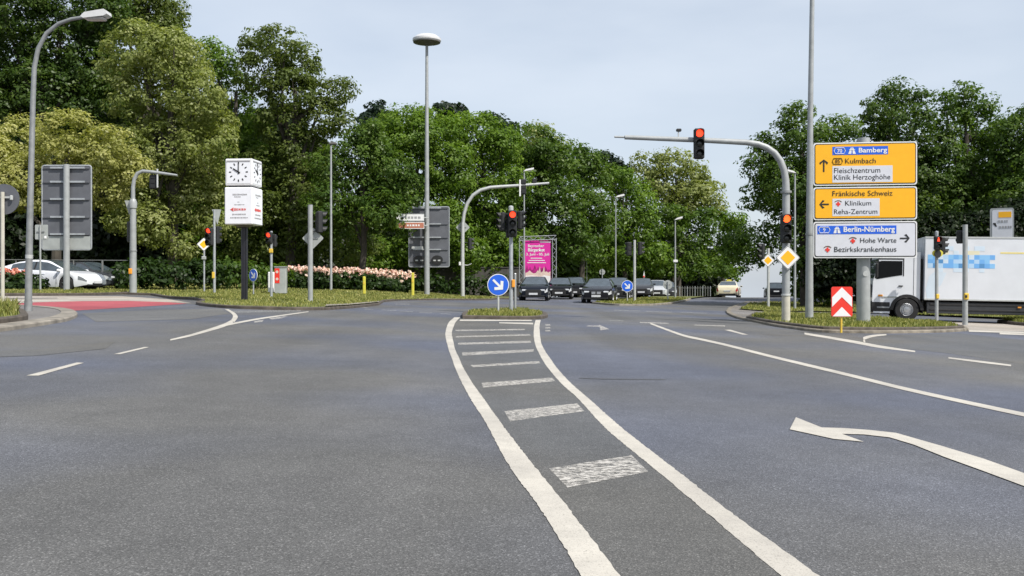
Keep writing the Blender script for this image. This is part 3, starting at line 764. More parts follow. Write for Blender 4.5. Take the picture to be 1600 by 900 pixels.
# left woodland ----------------------------------------------------
tree("broadleaf_tree", "tall very dark green tree filling the top left corner behind the curved street lamp", 60, 67,
     [(20, 70, 75), (95, 60, 75), (150, 110, 55), (60, 150, 65), (140, 175, 50), (-50, 120, 90), (0, 0, 70), (110, -10, 70), (160, 20, 38), (-80, 20, 80), (20, 210, 60), (180, 150, 32)], 'dark', 1, skirt=330, tr=0.4)
tree("broadleaf_tree", "dark tree top showing above the large pale linden at the left", 235, 76,
     [(230, 5, 40), (268, 22, 24), (190, -5, 45), (215, -40, 45), (255, 60, 40), (180, 40, 30), (282, 60, 14)], 'olive', 2, tr=0.35)
tree("linden_tree", "cream flowering linden with low crown behind the big sign back at the left edge", 90, 52,
     [(30, 225, 46), (105, 212, 44), (168, 235, 40), (-30, 270, 60), (60, 285, 52), (140, 285, 48), (205, 265, 26), (175, 300, 20), (-60, 240, 60), (25, 310, 24), (95, 315, 18)], 'cream', 3, dens_c=1.5, tr=0.3)
tree("linden_tree", "tall pale linden in flower left of the clock column", 275, 60,
     [(215, 75, 45), (268, 85, 44), (305, 150, 42), (225, 160, 50), (325, 225, 38), (255, 235, 52), (338, 285, 27), (295, 310, 44), (235, 350, 34), (330, 350, 28), (345, 190, 20), (200, 230, 36), (180, 105, 26), (285, 385, 22), (190, 345, 22), (215, 300, 36)], 'linden', 4, dens_c=1.5, tr=0.38)
tree("broadleaf_tree", "fresh green tree squeezed between the pale linden and the dark ragged tree", 365, 68,
     [(342, 98, 28), (362, 140, 34), (380, 200, 36), (360, 250, 34), (400, 260, 40), (330, 75, 14), (390, 320, 34), (345, 310, 30)], 'bright', 5, skirt=400, tr=0.3)
tree("broadleaf_tree", "ragged dark olive tree with sky gaps right above the clock column", 455, 65,
     [(402, 75, 26), (440, 68, 32), (468, 100, 34), (410, 118, 38), (455, 140, 40), (510, 150, 28), (536, 140, 20), (500, 185, 36), (440, 195, 40), (470, 245, 42), (420, 260, 38), (530, 190, 22), (495, 290, 40), (450, 310, 40), (400, 320, 34), (480, 350, 30)],
     'olive', 6, skirt=400, dens_c=1.2, tr=0.36)
tree("street_tree", "small green street tree with visible grey trunk behind the pink rose bed", 565, 61,
     [(520, 262, 34), (565, 245, 40), (612, 268, 36), (560, 300, 36), (508, 315, 28), (600, 330, 34), (640, 300, 26), (530, 355, 24), (632, 350, 22), (575, 215, 28)], 'mid', 7, tr=0.24)
tree("maple_tree", "bright green maple behind the tall round mast lamp", 650, 75,
     [(640, 205, 40), (600, 225, 34), (682, 212, 42), (640, 255, 42), (700, 262, 42), (662, 320, 42), (610, 285, 36), (700, 350, 38), (650, 375, 34), (610, 195, 24), (668, 190, 26)], 'bright', 8, skirt=415, tr=0.3)
tree("maple_tree", "bright green maple behind the arched signal mast in the middle", 765, 79,
     [(722, 208, 34), (752, 208, 34), (785, 232, 32), (728, 275, 40), (765, 310, 40), (722, 345, 34), (780, 360, 36), (715, 205, 24), (800, 285, 26), (750, 390, 30)], 'bright', 9, skirt=415, tr=0.3)
tree("maple_tree", "mid green maple directly behind the pink poster", 838, 85,
     [(828, 224, 34), (866, 244, 32), (820, 285, 38), (855, 325, 38), (808, 335, 32), (882, 305, 30), (840, 370, 36), (800, 250, 24), (885, 350, 24)], 'mid', 10, skirt=395, tr=0.3)
tree("linden_tree", "pale topped linden peeking over the maple above the pink poster", 850, 98,
     [(840, 212, 24), (868, 232, 20), (818, 225, 18), (845, 240, 28)], 'linden', 11, tr=0.3)
tree("maple_tree", "darker green maple over the two left waiting cars", 908, 91,
     [(900, 252, 30), (930, 272, 30), (900, 315, 34), (936, 325, 30), (915, 360, 34), (885, 380, 26), (945, 362, 24), (925, 250, 16)], 'mid', 12, tr=0.3)
tree("maple_tree", "green maple behind the slim lamp in the middle of the avenue", 975, 99,
     [(956, 278, 24), (988, 300, 28), (1005, 320, 22), (1000, 350, 32), (968, 345, 28), (990, 385, 28), (960, 385, 22), (975, 275, 12)], 'bright', 13, skirt=412, tr=0.28)
tree("linden_tree", "tallest pale flowering linden above the end of the avenue, left of the signal gantry", 1060, 109,
     [(1012, 258, 22), (1052, 256, 26), (1085, 272, 24), (1040, 290, 32), (1082, 305, 30), (1110, 292, 18), (1010, 285, 16), (1060, 330, 30), (1120, 315, 16)], 'linden', 14, tr=0.32)
tree("maple_tree", "mid green maple in the avenue under the tall pale linden", 1050, 104,
     [(1042, 345, 32), (1078, 362, 32), (1030, 385, 26), (1072, 398, 26), (1105, 345, 24), (1015, 345, 20), (1050, 410, 20)], 'mid', 15, skirt=430, tr=0.28)
tree("maple_tree", "last rounded green tree of the avenue beside the sky gap", 1128, 113,
     [(1122, 345, 24), (1143, 372, 24), (1118, 385, 28), (1142, 405, 20), (1118, 415, 20), (1152, 345, 12), (1160, 385, 12), (1148, 425, 12)], 'bright', 16, tr=0.28)
for i, (px, d, lb, lab) in enumerate([
        (590, 118, [(590, 175, 16), (575, 190, 14), (604, 185, 14), (588, 205, 22)], "dark pine tops peeking out left of the tall mast lamp"),
        (705, 118, [(690, 168, 10), (715, 175, 12), (700, 190, 16)], "low dark pine top just right of the tall mast lamp"),
        (778, 118, [(766, 186, 9), (776, 196, 11), (788, 200, 9), (800, 204, 8), (780, 212, 16)], "spiky dark pine top above the middle maples"),
        (965, 128, [(962, 256, 8), (945, 246, 8), (978, 268, 8), (955, 268, 16), (910, 238, 8)], "dark pine top behind the middle of the avenue")]):
    tree("pine_tree", lab, px, d, lb, 'pine', 30 + i, clump=0.75, lsize=0.34, tr=0.25)
# right-hand trees -------------------------------------------------
tree("broadleaf_tree", "dark green tree behind the right-hand gantry post, crown hanging low at its left", 1262, 58,
     [(1248, 182, 24), (1215, 215, 26), (1262, 228, 42), (1308, 205, 24), (1188, 262, 28), (1235, 285, 42), (1180, 308, 24), (1235, 332, 30), (1305, 270, 42), (1198, 232, 22), (1285, 330, 44), (1208, 362, 15), (1325, 200, 14), (1188, 180, 0.1)][:-1], 'mid', 20, skirt=405, dens_c=1.4, tr=0.34)
tree("oak_tree", "tall dark green tree behind the right half of the yellow direction sign", 1405, 63,
     [(1400, 145, 24), (1432, 152, 16), (1378, 180, 30), (1420, 195, 36), (1362, 225, 28), (1390, 260, 42), (1445, 280, 40), (1360, 300, 40), (1420, 340, 44), (1460, 230, 28), (1350, 350, 30), (1365, 170, 14)], 'dark', 21, skirt=400, dens_c=1.4, tr=0.36)
tree("oak_tree", "tall dark green tree over the middle of the white truck box", 1512, 64,
     [(1505, 150, 22), (1530, 165, 20), (1482, 190, 30), (1530, 205, 38), (1478, 250, 36), (1530, 270, 44), (1495, 325, 44), (1550, 340, 40), (1475, 155, 12), (1558, 215, 24), (1470, 370, 36)], 'mid', 22, skirt=400, dens_c=1.4, tr=0.36)
tree("oak_tree", "dark green tree cut by the right edge of the picture", 1605, 61,
     [(1580, 205, 28), (1618, 195, 40), (1575, 255, 38), (1625, 265, 50), (1590, 320, 48), (1650, 210, 50), (1570, 370, 40), (1660, 320, 50)], 'mid', 23, skirt=400, tr=0.36)

# hedges, shrubs and the dark thickets beneath the crowns ----------
def hedge(name, label, px0, px1, d0, d1, ytop0, ytop1, depth, kind, seed, cat="hedge", lumpy=0.25, lsize=None, ybot=None, dens=1.6):
    rng = np.random.default_rng(seed)
    a = Vector(((px0 - 800) / F * d0, d0, 0)); b = Vector(((px1 - 800) / F * d1, d1, 0))
    L = (b - a).length; mid_ = (a + b) / 2; base = Vector((mid_.x, mid_.y, zfl(mid_.x, mid_.y)))
    o = thing(name, label, cat, base)
    n = max(3, int(L / 1.2)); LB = []
    for i in range(n):
        q = (i + .5) / n; p = a.lerp(b, q); dd = p.y; yt = ytop0 + (ytop1 - ytop0) * q
        top = CAMZ + (HY - yt) / F * dd; z0 = zfl(p.x, p.y); H = max(0.5, top - z0) * (1 + rng.normal() * lumpy * 0.25)
        rr = max(0.45, min(1.2, H * 0.42)); k = max(1, int(H / (rr * 1.3)))
        for j in range(k):
            zc = z0 + H - rr - (H - 1.6 * rr) * j / max(1, k) if k > 1 else z0 + H - rr
            LB.append((p.x - base.x + rng.normal() * .15, p.y - base.y + rng.normal() * .15, zc - base.z, rr * 1.15, depth / 2 * (0.9 + .2 * rng.random()), rr))
    ls = lsize or 0.0030 * (d0 + d1) / 2
    P, Nn, T = crown_points(LB, rng, ls, dens, 0.008 * (d0 + d1) / 2, per=26)
    P[:, 2] = np.maximum(P[:, 2], -0.3)
    me = leaf_mesh("foliage", P, Nn, ls * (0.65 + 0.7 * rng.random(len(P))), T, rng)
    link_mesh("foliage", me, LEAF[kind], o)
    for i in range(min(n, 14)):
        p = a.lerp(b, (i + .5) / min(n, 14)); zt = CAMZ + (HY - (ytop0 + ytop1) / 2) / F * p.y
        MB().tube([(p.x - base.x, p.y - base.y + .1, zfl(p.x, p.y) - base.z - .1), (p.x - base.x + rng.normal() * .15, p.y - base.y + .1, (zt - base.z) * .8)], [0.03, 0.012], 5).build("stem", M_BARK, o)
    return o
hedge("hedge", "dark green clipped hedge left of the clock post", 268, 352, 51, 53, 405, 408, 1.6, 'hedge', 40)
hedge("hedge", "sprawling leafy hedge end right of the white car, behind the short signal mast", 188, 268, 49, 51, 402, 405, 1.6, 'hedge', 41)
hedge("hedge", "brighter green hedge between the clock post and the grey cabinet", 352, 452, 53, 56, 402, 416, 1.8, 'mid', 42)
hedge("hedge", "bright shrub right of the gantry post, lit at its left side", 1268, 1298, 60, 58, 385, 345, 1.8, 'bright', 43, cat="shrub")
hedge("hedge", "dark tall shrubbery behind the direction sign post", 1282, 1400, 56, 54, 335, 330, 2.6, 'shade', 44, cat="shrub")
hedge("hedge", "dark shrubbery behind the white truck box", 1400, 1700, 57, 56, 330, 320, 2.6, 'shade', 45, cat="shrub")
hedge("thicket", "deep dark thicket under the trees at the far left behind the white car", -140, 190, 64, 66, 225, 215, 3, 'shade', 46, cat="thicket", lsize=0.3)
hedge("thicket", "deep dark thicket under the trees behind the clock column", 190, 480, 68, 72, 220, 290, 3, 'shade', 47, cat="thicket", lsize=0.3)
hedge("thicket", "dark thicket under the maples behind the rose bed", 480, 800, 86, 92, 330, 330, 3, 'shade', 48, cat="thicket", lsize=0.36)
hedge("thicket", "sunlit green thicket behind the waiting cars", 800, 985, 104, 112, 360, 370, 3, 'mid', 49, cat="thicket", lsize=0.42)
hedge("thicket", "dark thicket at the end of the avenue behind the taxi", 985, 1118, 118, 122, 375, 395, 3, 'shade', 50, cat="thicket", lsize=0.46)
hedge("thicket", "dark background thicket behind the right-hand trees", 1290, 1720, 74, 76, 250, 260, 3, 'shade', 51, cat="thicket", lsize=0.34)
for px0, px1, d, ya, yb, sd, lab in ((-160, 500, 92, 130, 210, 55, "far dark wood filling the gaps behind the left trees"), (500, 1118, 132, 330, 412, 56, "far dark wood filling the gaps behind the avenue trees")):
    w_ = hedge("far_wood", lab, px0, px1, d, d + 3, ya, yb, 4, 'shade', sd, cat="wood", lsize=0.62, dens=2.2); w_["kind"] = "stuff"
hedge("hedge", "low dark shrubs along the garden wall right of the rose bed", 640, 800, 72, 74, 432, 436, 1.4, 'hedge', 52, cat="shrub")

# rose bed ---------------------------------------------------------
M_ROSE = leaf_mat("rose_petals_pink", (0.62, 0.30, 0.26), (0.84, 0.60, 0.52), (0.90, 0.80, 0.70), trans=0.2, nscale=3)
M_ROSER = leaf_mat("rose_petals_coral", (0.55, 0.12, 0.08), (0.68, 0.26, 0.18), (0.75, 0.42, 0.32), trans=0.2, nscale=3)
def blossoms(rng, n, rx, ry, z0, z1, size):
    c = np.stack([rng.uniform(-rx, rx, n), rng.uniform(-ry, ry, n), rng.uniform(z0, z1, n)], 1)
    m = 9; d = unit(rng, n * m).reshape(n, m, 3); d[:, :, 1] -= 0.25
    P = c[:, None] + d * size * 0.45; T = np.repeat(rng.random(n), m) * .7 + rng.random(n * m) * .3
    return leaf_mesh("blossoms", P.reshape(-1, 3), (d + rng.normal(size=d.shape) * .3).reshape(-1, 3), np.full(n * m, size * 0.8), T, rng, aspect=1.0)
def rose_proto(seed, petals, H=1.05):
    rng = np.random.default_rng(seed)
    o = thing("rose_bush", "", "rose bush")
    LB = [(rng.normal() * .3, rng.normal() * .25, H * .42, .55, .5, H * .42) for _ in range(3)]
    P, Nn, T = crown_points(LB, rng, .12, 1.3, .26, per=20); P[:, 2] = np.clip(P[:, 2], .02, H * .9)
    link_mesh("foliage", leaf_mesh("foliage", P, Nn, np.full(len(P), .14) * (0.6 + .8 * rng.random(len(P))), T, rng), LEAF['hedge'], o)
    link_mesh("blossoms", blossoms(rng, 36, .75, .55, H * .62, H * 1.12, .17), petals, o)
    return o
protos = [rose_proto(60, M_ROSE), rose_proto(61, M_ROSE, 1.15), rose_proto(62, M_ROSE, 0.98)]
ORD = ['first', 'second', 'third', 'fourth', 'fifth', 'sixth', 'seventh', 'eighth', 'ninth', 'tenth']
spots = [(455, 0), (475, 1), (495, 0), (515, 2), (538, 1), (556, 0), (578, 2), (596, 1), (612, 0), (630, 2), (465, 1), (505, 2), (546, 0), (588, 1), (620, 0)]
used = set()
for i, (px, k) in enumerate(spots):
    o = protos[k] if k not in used else copy_tree(protos[k]); used.add(k)
    d = 57.0 + (1.0 if i >= 10 else 0) + (px - 450) * 0.006; x = (px - 800) / F * d
    o.location = (x, d, zfl(x, d) + 0.14); o.rotation_euler = (0, 0, i * 1.3)
    o["group"] = "pink rose bushes in the bed"
    row = sorted(q for q, _ in (spots[:10] if i < 10 else spots[10:]))
    o["label"] = ORD[row.index(px)] + " pink rose bush from the left in the " + ("front row of the bed" if i < 10 else "back row of the bed")
for i, (px, lab) in enumerate([(14, "coral rose bush at the left edge in front of the white car"), (42, "leafy rose bush without blooms in front of the white car's rear door"), (-14, "coral rose bush cut by the left edge of the photo")]):
    o = rose_proto(70 + i, M_ROSER, 0.8 if i != 1 else 0.72)
    d = 41.5; x = (px - 800) / F * d; o.location = (x, d, zfl(x, d) + 0.05); o["label"] = lab
    if i == 1:
        for ch in list(o.children):
            if ch.name.startswith("blossoms"):
                bpy.data.objects.remove(ch)

# grass blades -----------------------------------------------------
M_BLADE = leaf_mat("grass_blades", (0.095, 0.13, 0.028), (0.22, 0.235, 0.06), (0.44, 0.41, 0.16), trans=0.25, nscale=0.45)
def grass(areas):
    Ps = []; Hs = []
    for P, off, den, h in areas:
        if den <= 0: continue
        A = np.array(P); mn = A.min(0); mx_ = A.max(0); n = int((mx_[0] - mn[0]) * (mx_[1] - mn[1]) * den)
        n = min(n, 160000)
        x = NP.uniform(mn[0], mx_[0], n); y = NP.uniform(mn[1], mx_[1], n)
        k = inpoly(P, x, y)
        pn = np.sin(x * 1.7 + np.sin(y * 1.1) * 2) * np.sin(y * 1.3 + np.sin(x * .7) * 2)
        k &= NP.random(n) < (0.75 + 0.4 * pn)
        x = x[k]; y = y[k]; Ps.append(np.stack([x, y, zf(x, y) + off], 1)); Hs.append(h * (0.45 + 0.75 * NP.random(len(x))) * (1 + 0.35 * pn[k]))
    P = np.concatenate(Ps); H = np.concatenate(Hs); n = len(P)
    wd = np.clip(0.00045 * P[:, 1], 0.008, 0.04)
    a = NP.uniform(0, 2 * math.pi, n); u = np.stack([np.cos(a), np.sin(a), 0 * a], 1)
    lean = NP.normal(size=(n, 3)) * 0.35; lean[:, 2] = 1
    tip = P + lean * H[:, None]; mid_ = P + lean * H[:, None] * np.array([.35, .35, .6])
    V = np.stack([P - u * wd[:, None], P + u * wd[:, None], mid_ + u * wd[:, None] * .7, tip, mid_ - u * wd[:, None] * .7], 1).reshape(-1, 3)
    me = bpy.data.meshes.new("grass")
    me.vertices.add(n * 5); me.vertices.foreach_set('co', V.ravel().astype(np.float32))
    me.loops.add(n * 5); me.loops.foreach_set('vertex_index', np.arange(n * 5, dtype=np.int32))
    me.polygons.add(n); me.polygons.foreach_set('loop_start', (np.arange(n) * 5).astype(np.int32))
    me.update(calc_edges=True)
    at = me.attributes.new("tone", 'FLOAT', 'FACE'); at.data.foreach_set('value', NP.random(n).astype(np.float32))
    o = link_mesh("grass", me, M_BLADE); tag(o, "short yellow-green grass blades growing on all the verges and islands", "grass", kind="stuff")
grass(GRASS)
# ------------------------------------------------------------------ street furniture
class Site:
    """a spot on the ground: base point, metres per photo pixel at that distance"""
    def __init__(s, px, py=None, off=0.10, d=None):
        if d is None: s.x, s.d = G(px, py, off)
        else: s.d = d; s.x = (px - 800) / F * d
        s.px = px; s.k = s.d / F; s.z = zfl(s.x, s.d) + off
        s.loc = (s.x, s.d, s.z)
    def Z(s, py): return CAMZ + (HY - py) * s.k - s.z
    def X(s, px): return (px - s.px) * s.k
    def P(s, px, py, y=0.0): return (s.X(px), y, s.Z(py))
def circle_pts(cx, cz, r, n=28, rx=None):
    rx = rx or r
    return [(cx + rx * math.cos(2 * math.pi * i / n), cz + r * math.sin(2 * math.pi * i / n)) for i in range(n)]
def pole(o, x, z0, z1, r0, r1=None, m=None, y=0.0, name="pole", n=14):
    r1 = r1 or r0; b = MB()
    b.tube([(x, y, z0), (x, y, z0 + (z1 - z0) * .5), (x, y, z1)], [r0, (r0 + r1) / 2, r1], n)
    return b.build(name, m or M_GALV, o, smooth=True)
def clamp(o, x, z, r, m=M_GALVD, y=0.0):
    b = MB(); b.lathe([(0.001, -.03), (r * 1.18, -.03), (r * 1.18, .03), (0.001, .03)], (x, y, z), 14); return b.build("clamp", m, o, smooth=True)
def signal(o, c, ang, w=0.30, h=0.85, lit=None, n=3, name="signal_head", litm=None, figure=False, vis=True, hm=None):
    M = rot(ang, c); D = w * 0.62; b = MB(); b.M = M
    b.box((0, 0, 0), (w, D, h), w * 0.13)
    for i in range(n):
        zc = h / 2 - h / n * (i + .5); b.box((0, D * .5 + .01, zc), (w * .6, .02, h / n * .6), .01)
    hd = b.build(name, hm or M_DARK, o)
    for i in range(n):
        zc = h / 2 - h / n * (i + .5); r = min(w * 0.36, h / n * 0.40)
        on = lit is not None and i == lit
        b = MB(); b.M = M
        if on and figure:
            b.disc((0, zc + r * .62), r * .26, -D / 2 - .012, -D / 2 - .004, 10)
            b.prism([(-r * .42, zc - r * .8), (-r * .12, zc - r * .8), (0, zc - r * .3), (r * .12, zc - r * .8), (r * .42, zc - r * .8), (r * .3, zc + r * .3), (-r * .3, zc + r * .3)], -D / 2 - .012, -D / 2 - .004)
        else: b.lathe_y([(r, -D / 2), (r * .8, -D / 2 - r * .18), (r * .4, -D / 2 - r * .26), (0.001, -D / 2 - r * .28)], (0, 0, zc), 18)
        b.build("lens", (litm or M_LRED) if on else M_LENS, hd, smooth=not (on and figure))
        if vis:
            b = MB(); b.M = M; vs = []; fs = []; K = 12; L1 = w * .62
            for j in range(K + 1):
                q = R(-25 + 230 * j / K); cx, cz = math.cos(q) * r * 1.12, math.sin(q) * r * 1.12
                ln = L1 * (0.55 + 0.45 * max(0, math.sin(q)))
                for rr, yy in ((1, -D / 2 + .005), (1, -D / 2 - ln), (.93, -D / 2 - ln), (.93, -D / 2 + .005)):
                    vs.append((cx * rr, yy, zc + cz * rr))
            for j in range(K):
                for t in range(3): fs.append((j * 4 + t, j * 4 + t + 1, j * 4 + t + 5, j * 4 + t + 4))
            b.add(vs, fs); b.build("visor", M_DARK, hd, smooth=True)
    return hd
def bracket(o, p0, p1, r=0.02, m=M_DARK): return MB().tube([p0, p1], r, 8).build("bracket", m, o)
def rdiamond(cx, cz, r, rad=0.16):
    P = []
    for i in range(4):
        a = i * math.pi / 2 + math.pi / 2; c = (cx + r * (1 - rad) * math.cos(a), cz + r * (1 - rad) * math.sin(a))
        for j in range(5):
            q = a - math.pi / 4 + math.pi / 2 * j / 4; P.append((c[0] + r * rad * .72 * math.cos(q), c[1] + r * rad * .72 * math.sin(q)))
    return P
def rrect(x0, x1, z0, z1, r, n=5):
    P = []
    for cx, cz, a0 in ((x1 - r, z1 - r, 0), (x0 + r, z1 - r, 90), (x0 + r, z0 + r, 180), (x1 - r, z0 + r, 270)):
        for j in range(n + 1):
            q = R(a0 + 90 * j / n); P.append((cx + r * math.cos(q), cz + r * math.sin(q)))
    return P
def priority_sign(o, x, z, r, y=-0.08, ang=0.0):
    M = rot(ang, (x, y, 0))
    b = MB(); b.M = M; b.prism(rdiamond(0, z, r), -.005, .02); p = b.build("sign_plate", M_WHITE, o)
    b = MB(); b.M = M; b.prism(rdiamond(0, z, r * .97), -.008, -.0055); b.build("black_rim", M_BLACK, p)
    b = MB(); b.M = M; b.prism(rdiamond(0, z, r * .925), -.012, -.0085); b.build("white_border", M_WHITE, p)
    b = MB(); b.M = M; b.prism(rdiamond(0, z, r * .60), -.018, -.0125); b.build("yellow_field", M_YEL, p)
    return p
def diamond_back(o, x, z, r, y=0.06, m=M_SBACKL):
    b = MB(); b.prism(rdiamond(x, z, r), y, y + .02); p = b.build("sign_plate", m, o)
    MB().box((x, y - .015, z), (r * 1.0, .03, .04)).build("rail", M_GALVD, p); return p
def round_back(o, x, z, r, y=0.06, m=M_SBACK, ang=0):
    b = MB(); b.M = rot(ang, (x, y, 0)); b.disc((0, z), r, 0, .02, 36); p = b.build("sign_plate", m, o)
    b = MB(); b.M = rot(ang, (x, y, 0)); b.box((0, -.02, z + r * .12), (r * 1.1, .03, .035)); b.build("rail", M_ALU, p); return p
def keep_right(o, x, z, r, y=-0.06, ang=0.0):
    M = rot(ang, (x, y, 0))
    b = MB(); b.M = M; b.disc((0, z), r, 0, .02, 40); p = b.build("sign_plate", M_WHITE, o)
    b = MB(); b.M = M; b.disc((0, z), r * .93, -.006, -.001, 40); b.build("blue_face", M_BLUE, p)
    c = math.cos(R(-45)); s_ = math.sin(R(-45)); L = []
    for u, v in ((-.66, .10), (.18, .10), (-.10, .42), (.10, .58), (.62, .0), (.10, -.58), (-.10, -.42), (.18, -.10), (-.66, -.10)):
        L.append((r * (u * c - v * s_), z + r * (u * s_ + v * c)))
    b = MB(); b.M = M; b.prism(L, -.013, -.0065); b.build("white_arrow", M_WHITE, p); return p
def board_back(o, s, px0, px1, py0, py1, rows, y, polex, m=M_SBACK, pale_row=None, edge=M_GALV):
    x0, x1, z0, z1 = s.X(px0), s.X(px1), s.Z(py1), s.Z(py0)
    b = MB(); b.prism(rrect(x0, x1, z0, z1, .10), y, y + .03); p = b.build("board", m, o)
    fr = MB(); pr = rrect(x0, x1, z0, z1, .10); pr.append(pr[0]); fr.tube([(a, y + .01, c) for a, c in pr], .032, 6, cap=False); fr.build("edge_profile", edge, p, smooth=True)
    for py in rows:
        z = s.Z(py); rb = MB(); rb.box((s.X((px0 + px1) / 2), y - .03, z), ((px1 - px0) * s.k * .94, .05, .05)); rb.build("rail", M_SBACK, p)
        rb = MB(); rb.box((s.X(polex), y - .075, z + .01), ((px1 - px0) * s.k * .70, .05, .075)); rb.build("cross_bar", M_GALV, p)
    if pale_row:
        b = MB(); b.box((s.X((px0 + px1) / 2), y - .012, (s.Z(pale_row[0]) + s.Z(pale_row[1])) / 2), ((px1 - px0) * s.k * .97, .02, abs(s.Z(pale_row[0]) - s.Z(pale_row[1]))))
        b.build("pale_lower_panel", M_SBACKL, p)
    return p

# ---- left edge
s = Site(4, 487, 0.08); o = thing("round_sign", "round sign seen from its grey back on a thin dusty pole at the left edge", "traffic sign", s.loc)
pole(o, 0, -.1, s.Z(300), .036, m=M_DUSTY); round_back(o, 0, s.Z(311), 24 * s.k, .05)
MB().box((14 * s.k, .0, s.Z(309)), (.05, .05, .09), .01).build("clamp", M_ALU, o)
s = Site(44, 485, 0.07); o = thing("street_lamp", "tall street lamp with arched neck and white luminaire at the far left", "street lamp", s.loc)
pts = [(44, 485), (46, 380), (49, 260), (52, 150), (54, 105), (60, 76), (73, 52), (92, 37), (112, 30), (134, 26.5)]
MB().tube([s.P(*p) for p in pts], [.070, .064, .056, .050, .046, .043, .040, .037, .035, .033], 16).build("pole", M_GALVD, o, smooth=True)
MB().tube([s.P(44, 486), s.P(44.3, 470)], [.078, .075], 16).build("base_sleeve", M_GALVD, o, smooth=True)
MB().tube([s.P(45.5, 404), s.P(45.8, 398)], [.072, .072], 16).build("collar", M_ALU, o, smooth=True)
hd = [s.P(*q) for q in ((130, 27.5), (136, 21.5), (166, 16.5), (170, 19), (171, 24), (166, 27), (134, 30.5))]
b = MB(); b.prism([(p[0], p[2]) for p in hd], -.13, .13); l = b.build("luminaire", M_LAMPW, o)
b = MB(); b.box(((s.X(136) + s.X(167)) / 2, 0, s.Z(30)), ((167 - 140) * s.k, .2, .05), .02); b.M = Matrix(); b.build("lamp_glass", M_LAMPG, l)
s = Site(104, None, 0.1, d=40.5); o = thing("direction_sign", "large grey direction board seen from behind, standing before the white car", "road sign", s.loc)
pole(o, 0, -.1, s.Z(257), .125, .12, M_GREYP); board_back(o, s, 63, 140, 258, 390, [284, 311, 339, 366, 262], .16, 104, pale_row=(369, 389))
s = Site(63, None, 0.1, d=38.5); o = thing("small_sign", "small pale rectangular sign back on a very thin post left of the big board", "road sign", s.loc)
pole(o, 0, -.1, s.Z(352), .035, m=M_GREYP); b = MB(); b.prism(rrect(s.X(54), s.X(74), s.Z(374), s.Z(351), .04), .04, .06); p = b.build("sign_plate", M_SBACKL, o)
MB().box((0, .02, s.Z(362)), (.3, .03, .04)).build("rail", M_GALVD, p); MB().box((s.X(71), -.01, s.Z(371)), (.08, .05, .1), .01).build("sticker", M_WHITE, p)
s = Site(208, None, 0.1, d=43); o = thing("signal_mast", "short grey signal mast with a cranked arm over the red cycle crossing", "traffic light", s.loc)
MB().tube([s.P(208, 466), s.P(208, 318)], [.155, .125], 18).build("pole", M_GREYP, o, smooth=True)
MB().lathe([(.12, -.25), (.16, -.2), (.17, .05), (.13, .15), (.11, .2)], (0, 0, s.Z(318)), 18).build("joint", M_GREYP, o, smooth=True)
MB().tube([s.P(*p) for p in ((208, 316), (208, 292), (210, 280), (215, 271), (223, 267.5), (240, 269), (262, 272), (277, 274))], [.09, .085, .08, .08, .078, .07, .06, .045], 14).build("arm", M_GREYP, o, smooth=True)
signal(o, (s.X(238), .15, s.Z(284)), math.pi, .32, .62, name="signal_head"); pole(o, s.X(246), s.Z(293), s.Z(264), .04, m=M_ALU, name="hanger", n=8)
signal(o, (s.X(202), .10, s.Z(362)), math.pi * .75, .30, .9); b = MB(); b.prism([(s.X(194), s.Z(313)), (s.X(206), s.Z(313)), (s.X(201), s.Z(336))], .06, .08); b.build("triangular_sign_back", M_SBACKL, o)
MB().box((s.X(206), -.17, s.Z(424)), (.14, .10, .24), .02).build("button_box", M_ORANGE, o); clamp(o, 0, s.Z(392), .135)
s = Site(319, None, 0.1, d=49); o = thing("priority_sign", "small yellow and white priority diamond on a thin pole left of the clock", "traffic sign", s.loc)
pole(o, 0, -.1, s.Z(372), .045); priority_sign(o, 0, s.Z(382), 10.5 * s.k, -.07, R(25)); b = MB(); b.box((0, -.05, s.Z(403)), (.22, .08, .17), .02); b.build("small_box", M_SBACKL, o)
s = Site(335, None, 0.1, d=45.5); o = thing("traffic_light", "slim pole with red light and grey triangular sign back, just left of the clock", "traffic light", s.loc)
pole(o, 0, -.1, s.Z(328), .062, .055); b = MB(); b.prism([(s.X(330.5), s.Z(327)), (s.X(345), s.Z(327)), (s.X(339), s.Z(351))], .06, .09); b.build("triangular_sign_back", M_SBACKL, o)
signal(o, (s.X(328), -.05, s.Z(370)), R(-8), .36, .82, lit=0, litm=M_LRED); signal(o, (s.X(336), .22, s.Z(367)), R(150), .30, .82)
MB().box((s.X(334), -.07, s.Z(430)), (.12, .08, .3), .02).build("button_box", M_OCHRE, o)
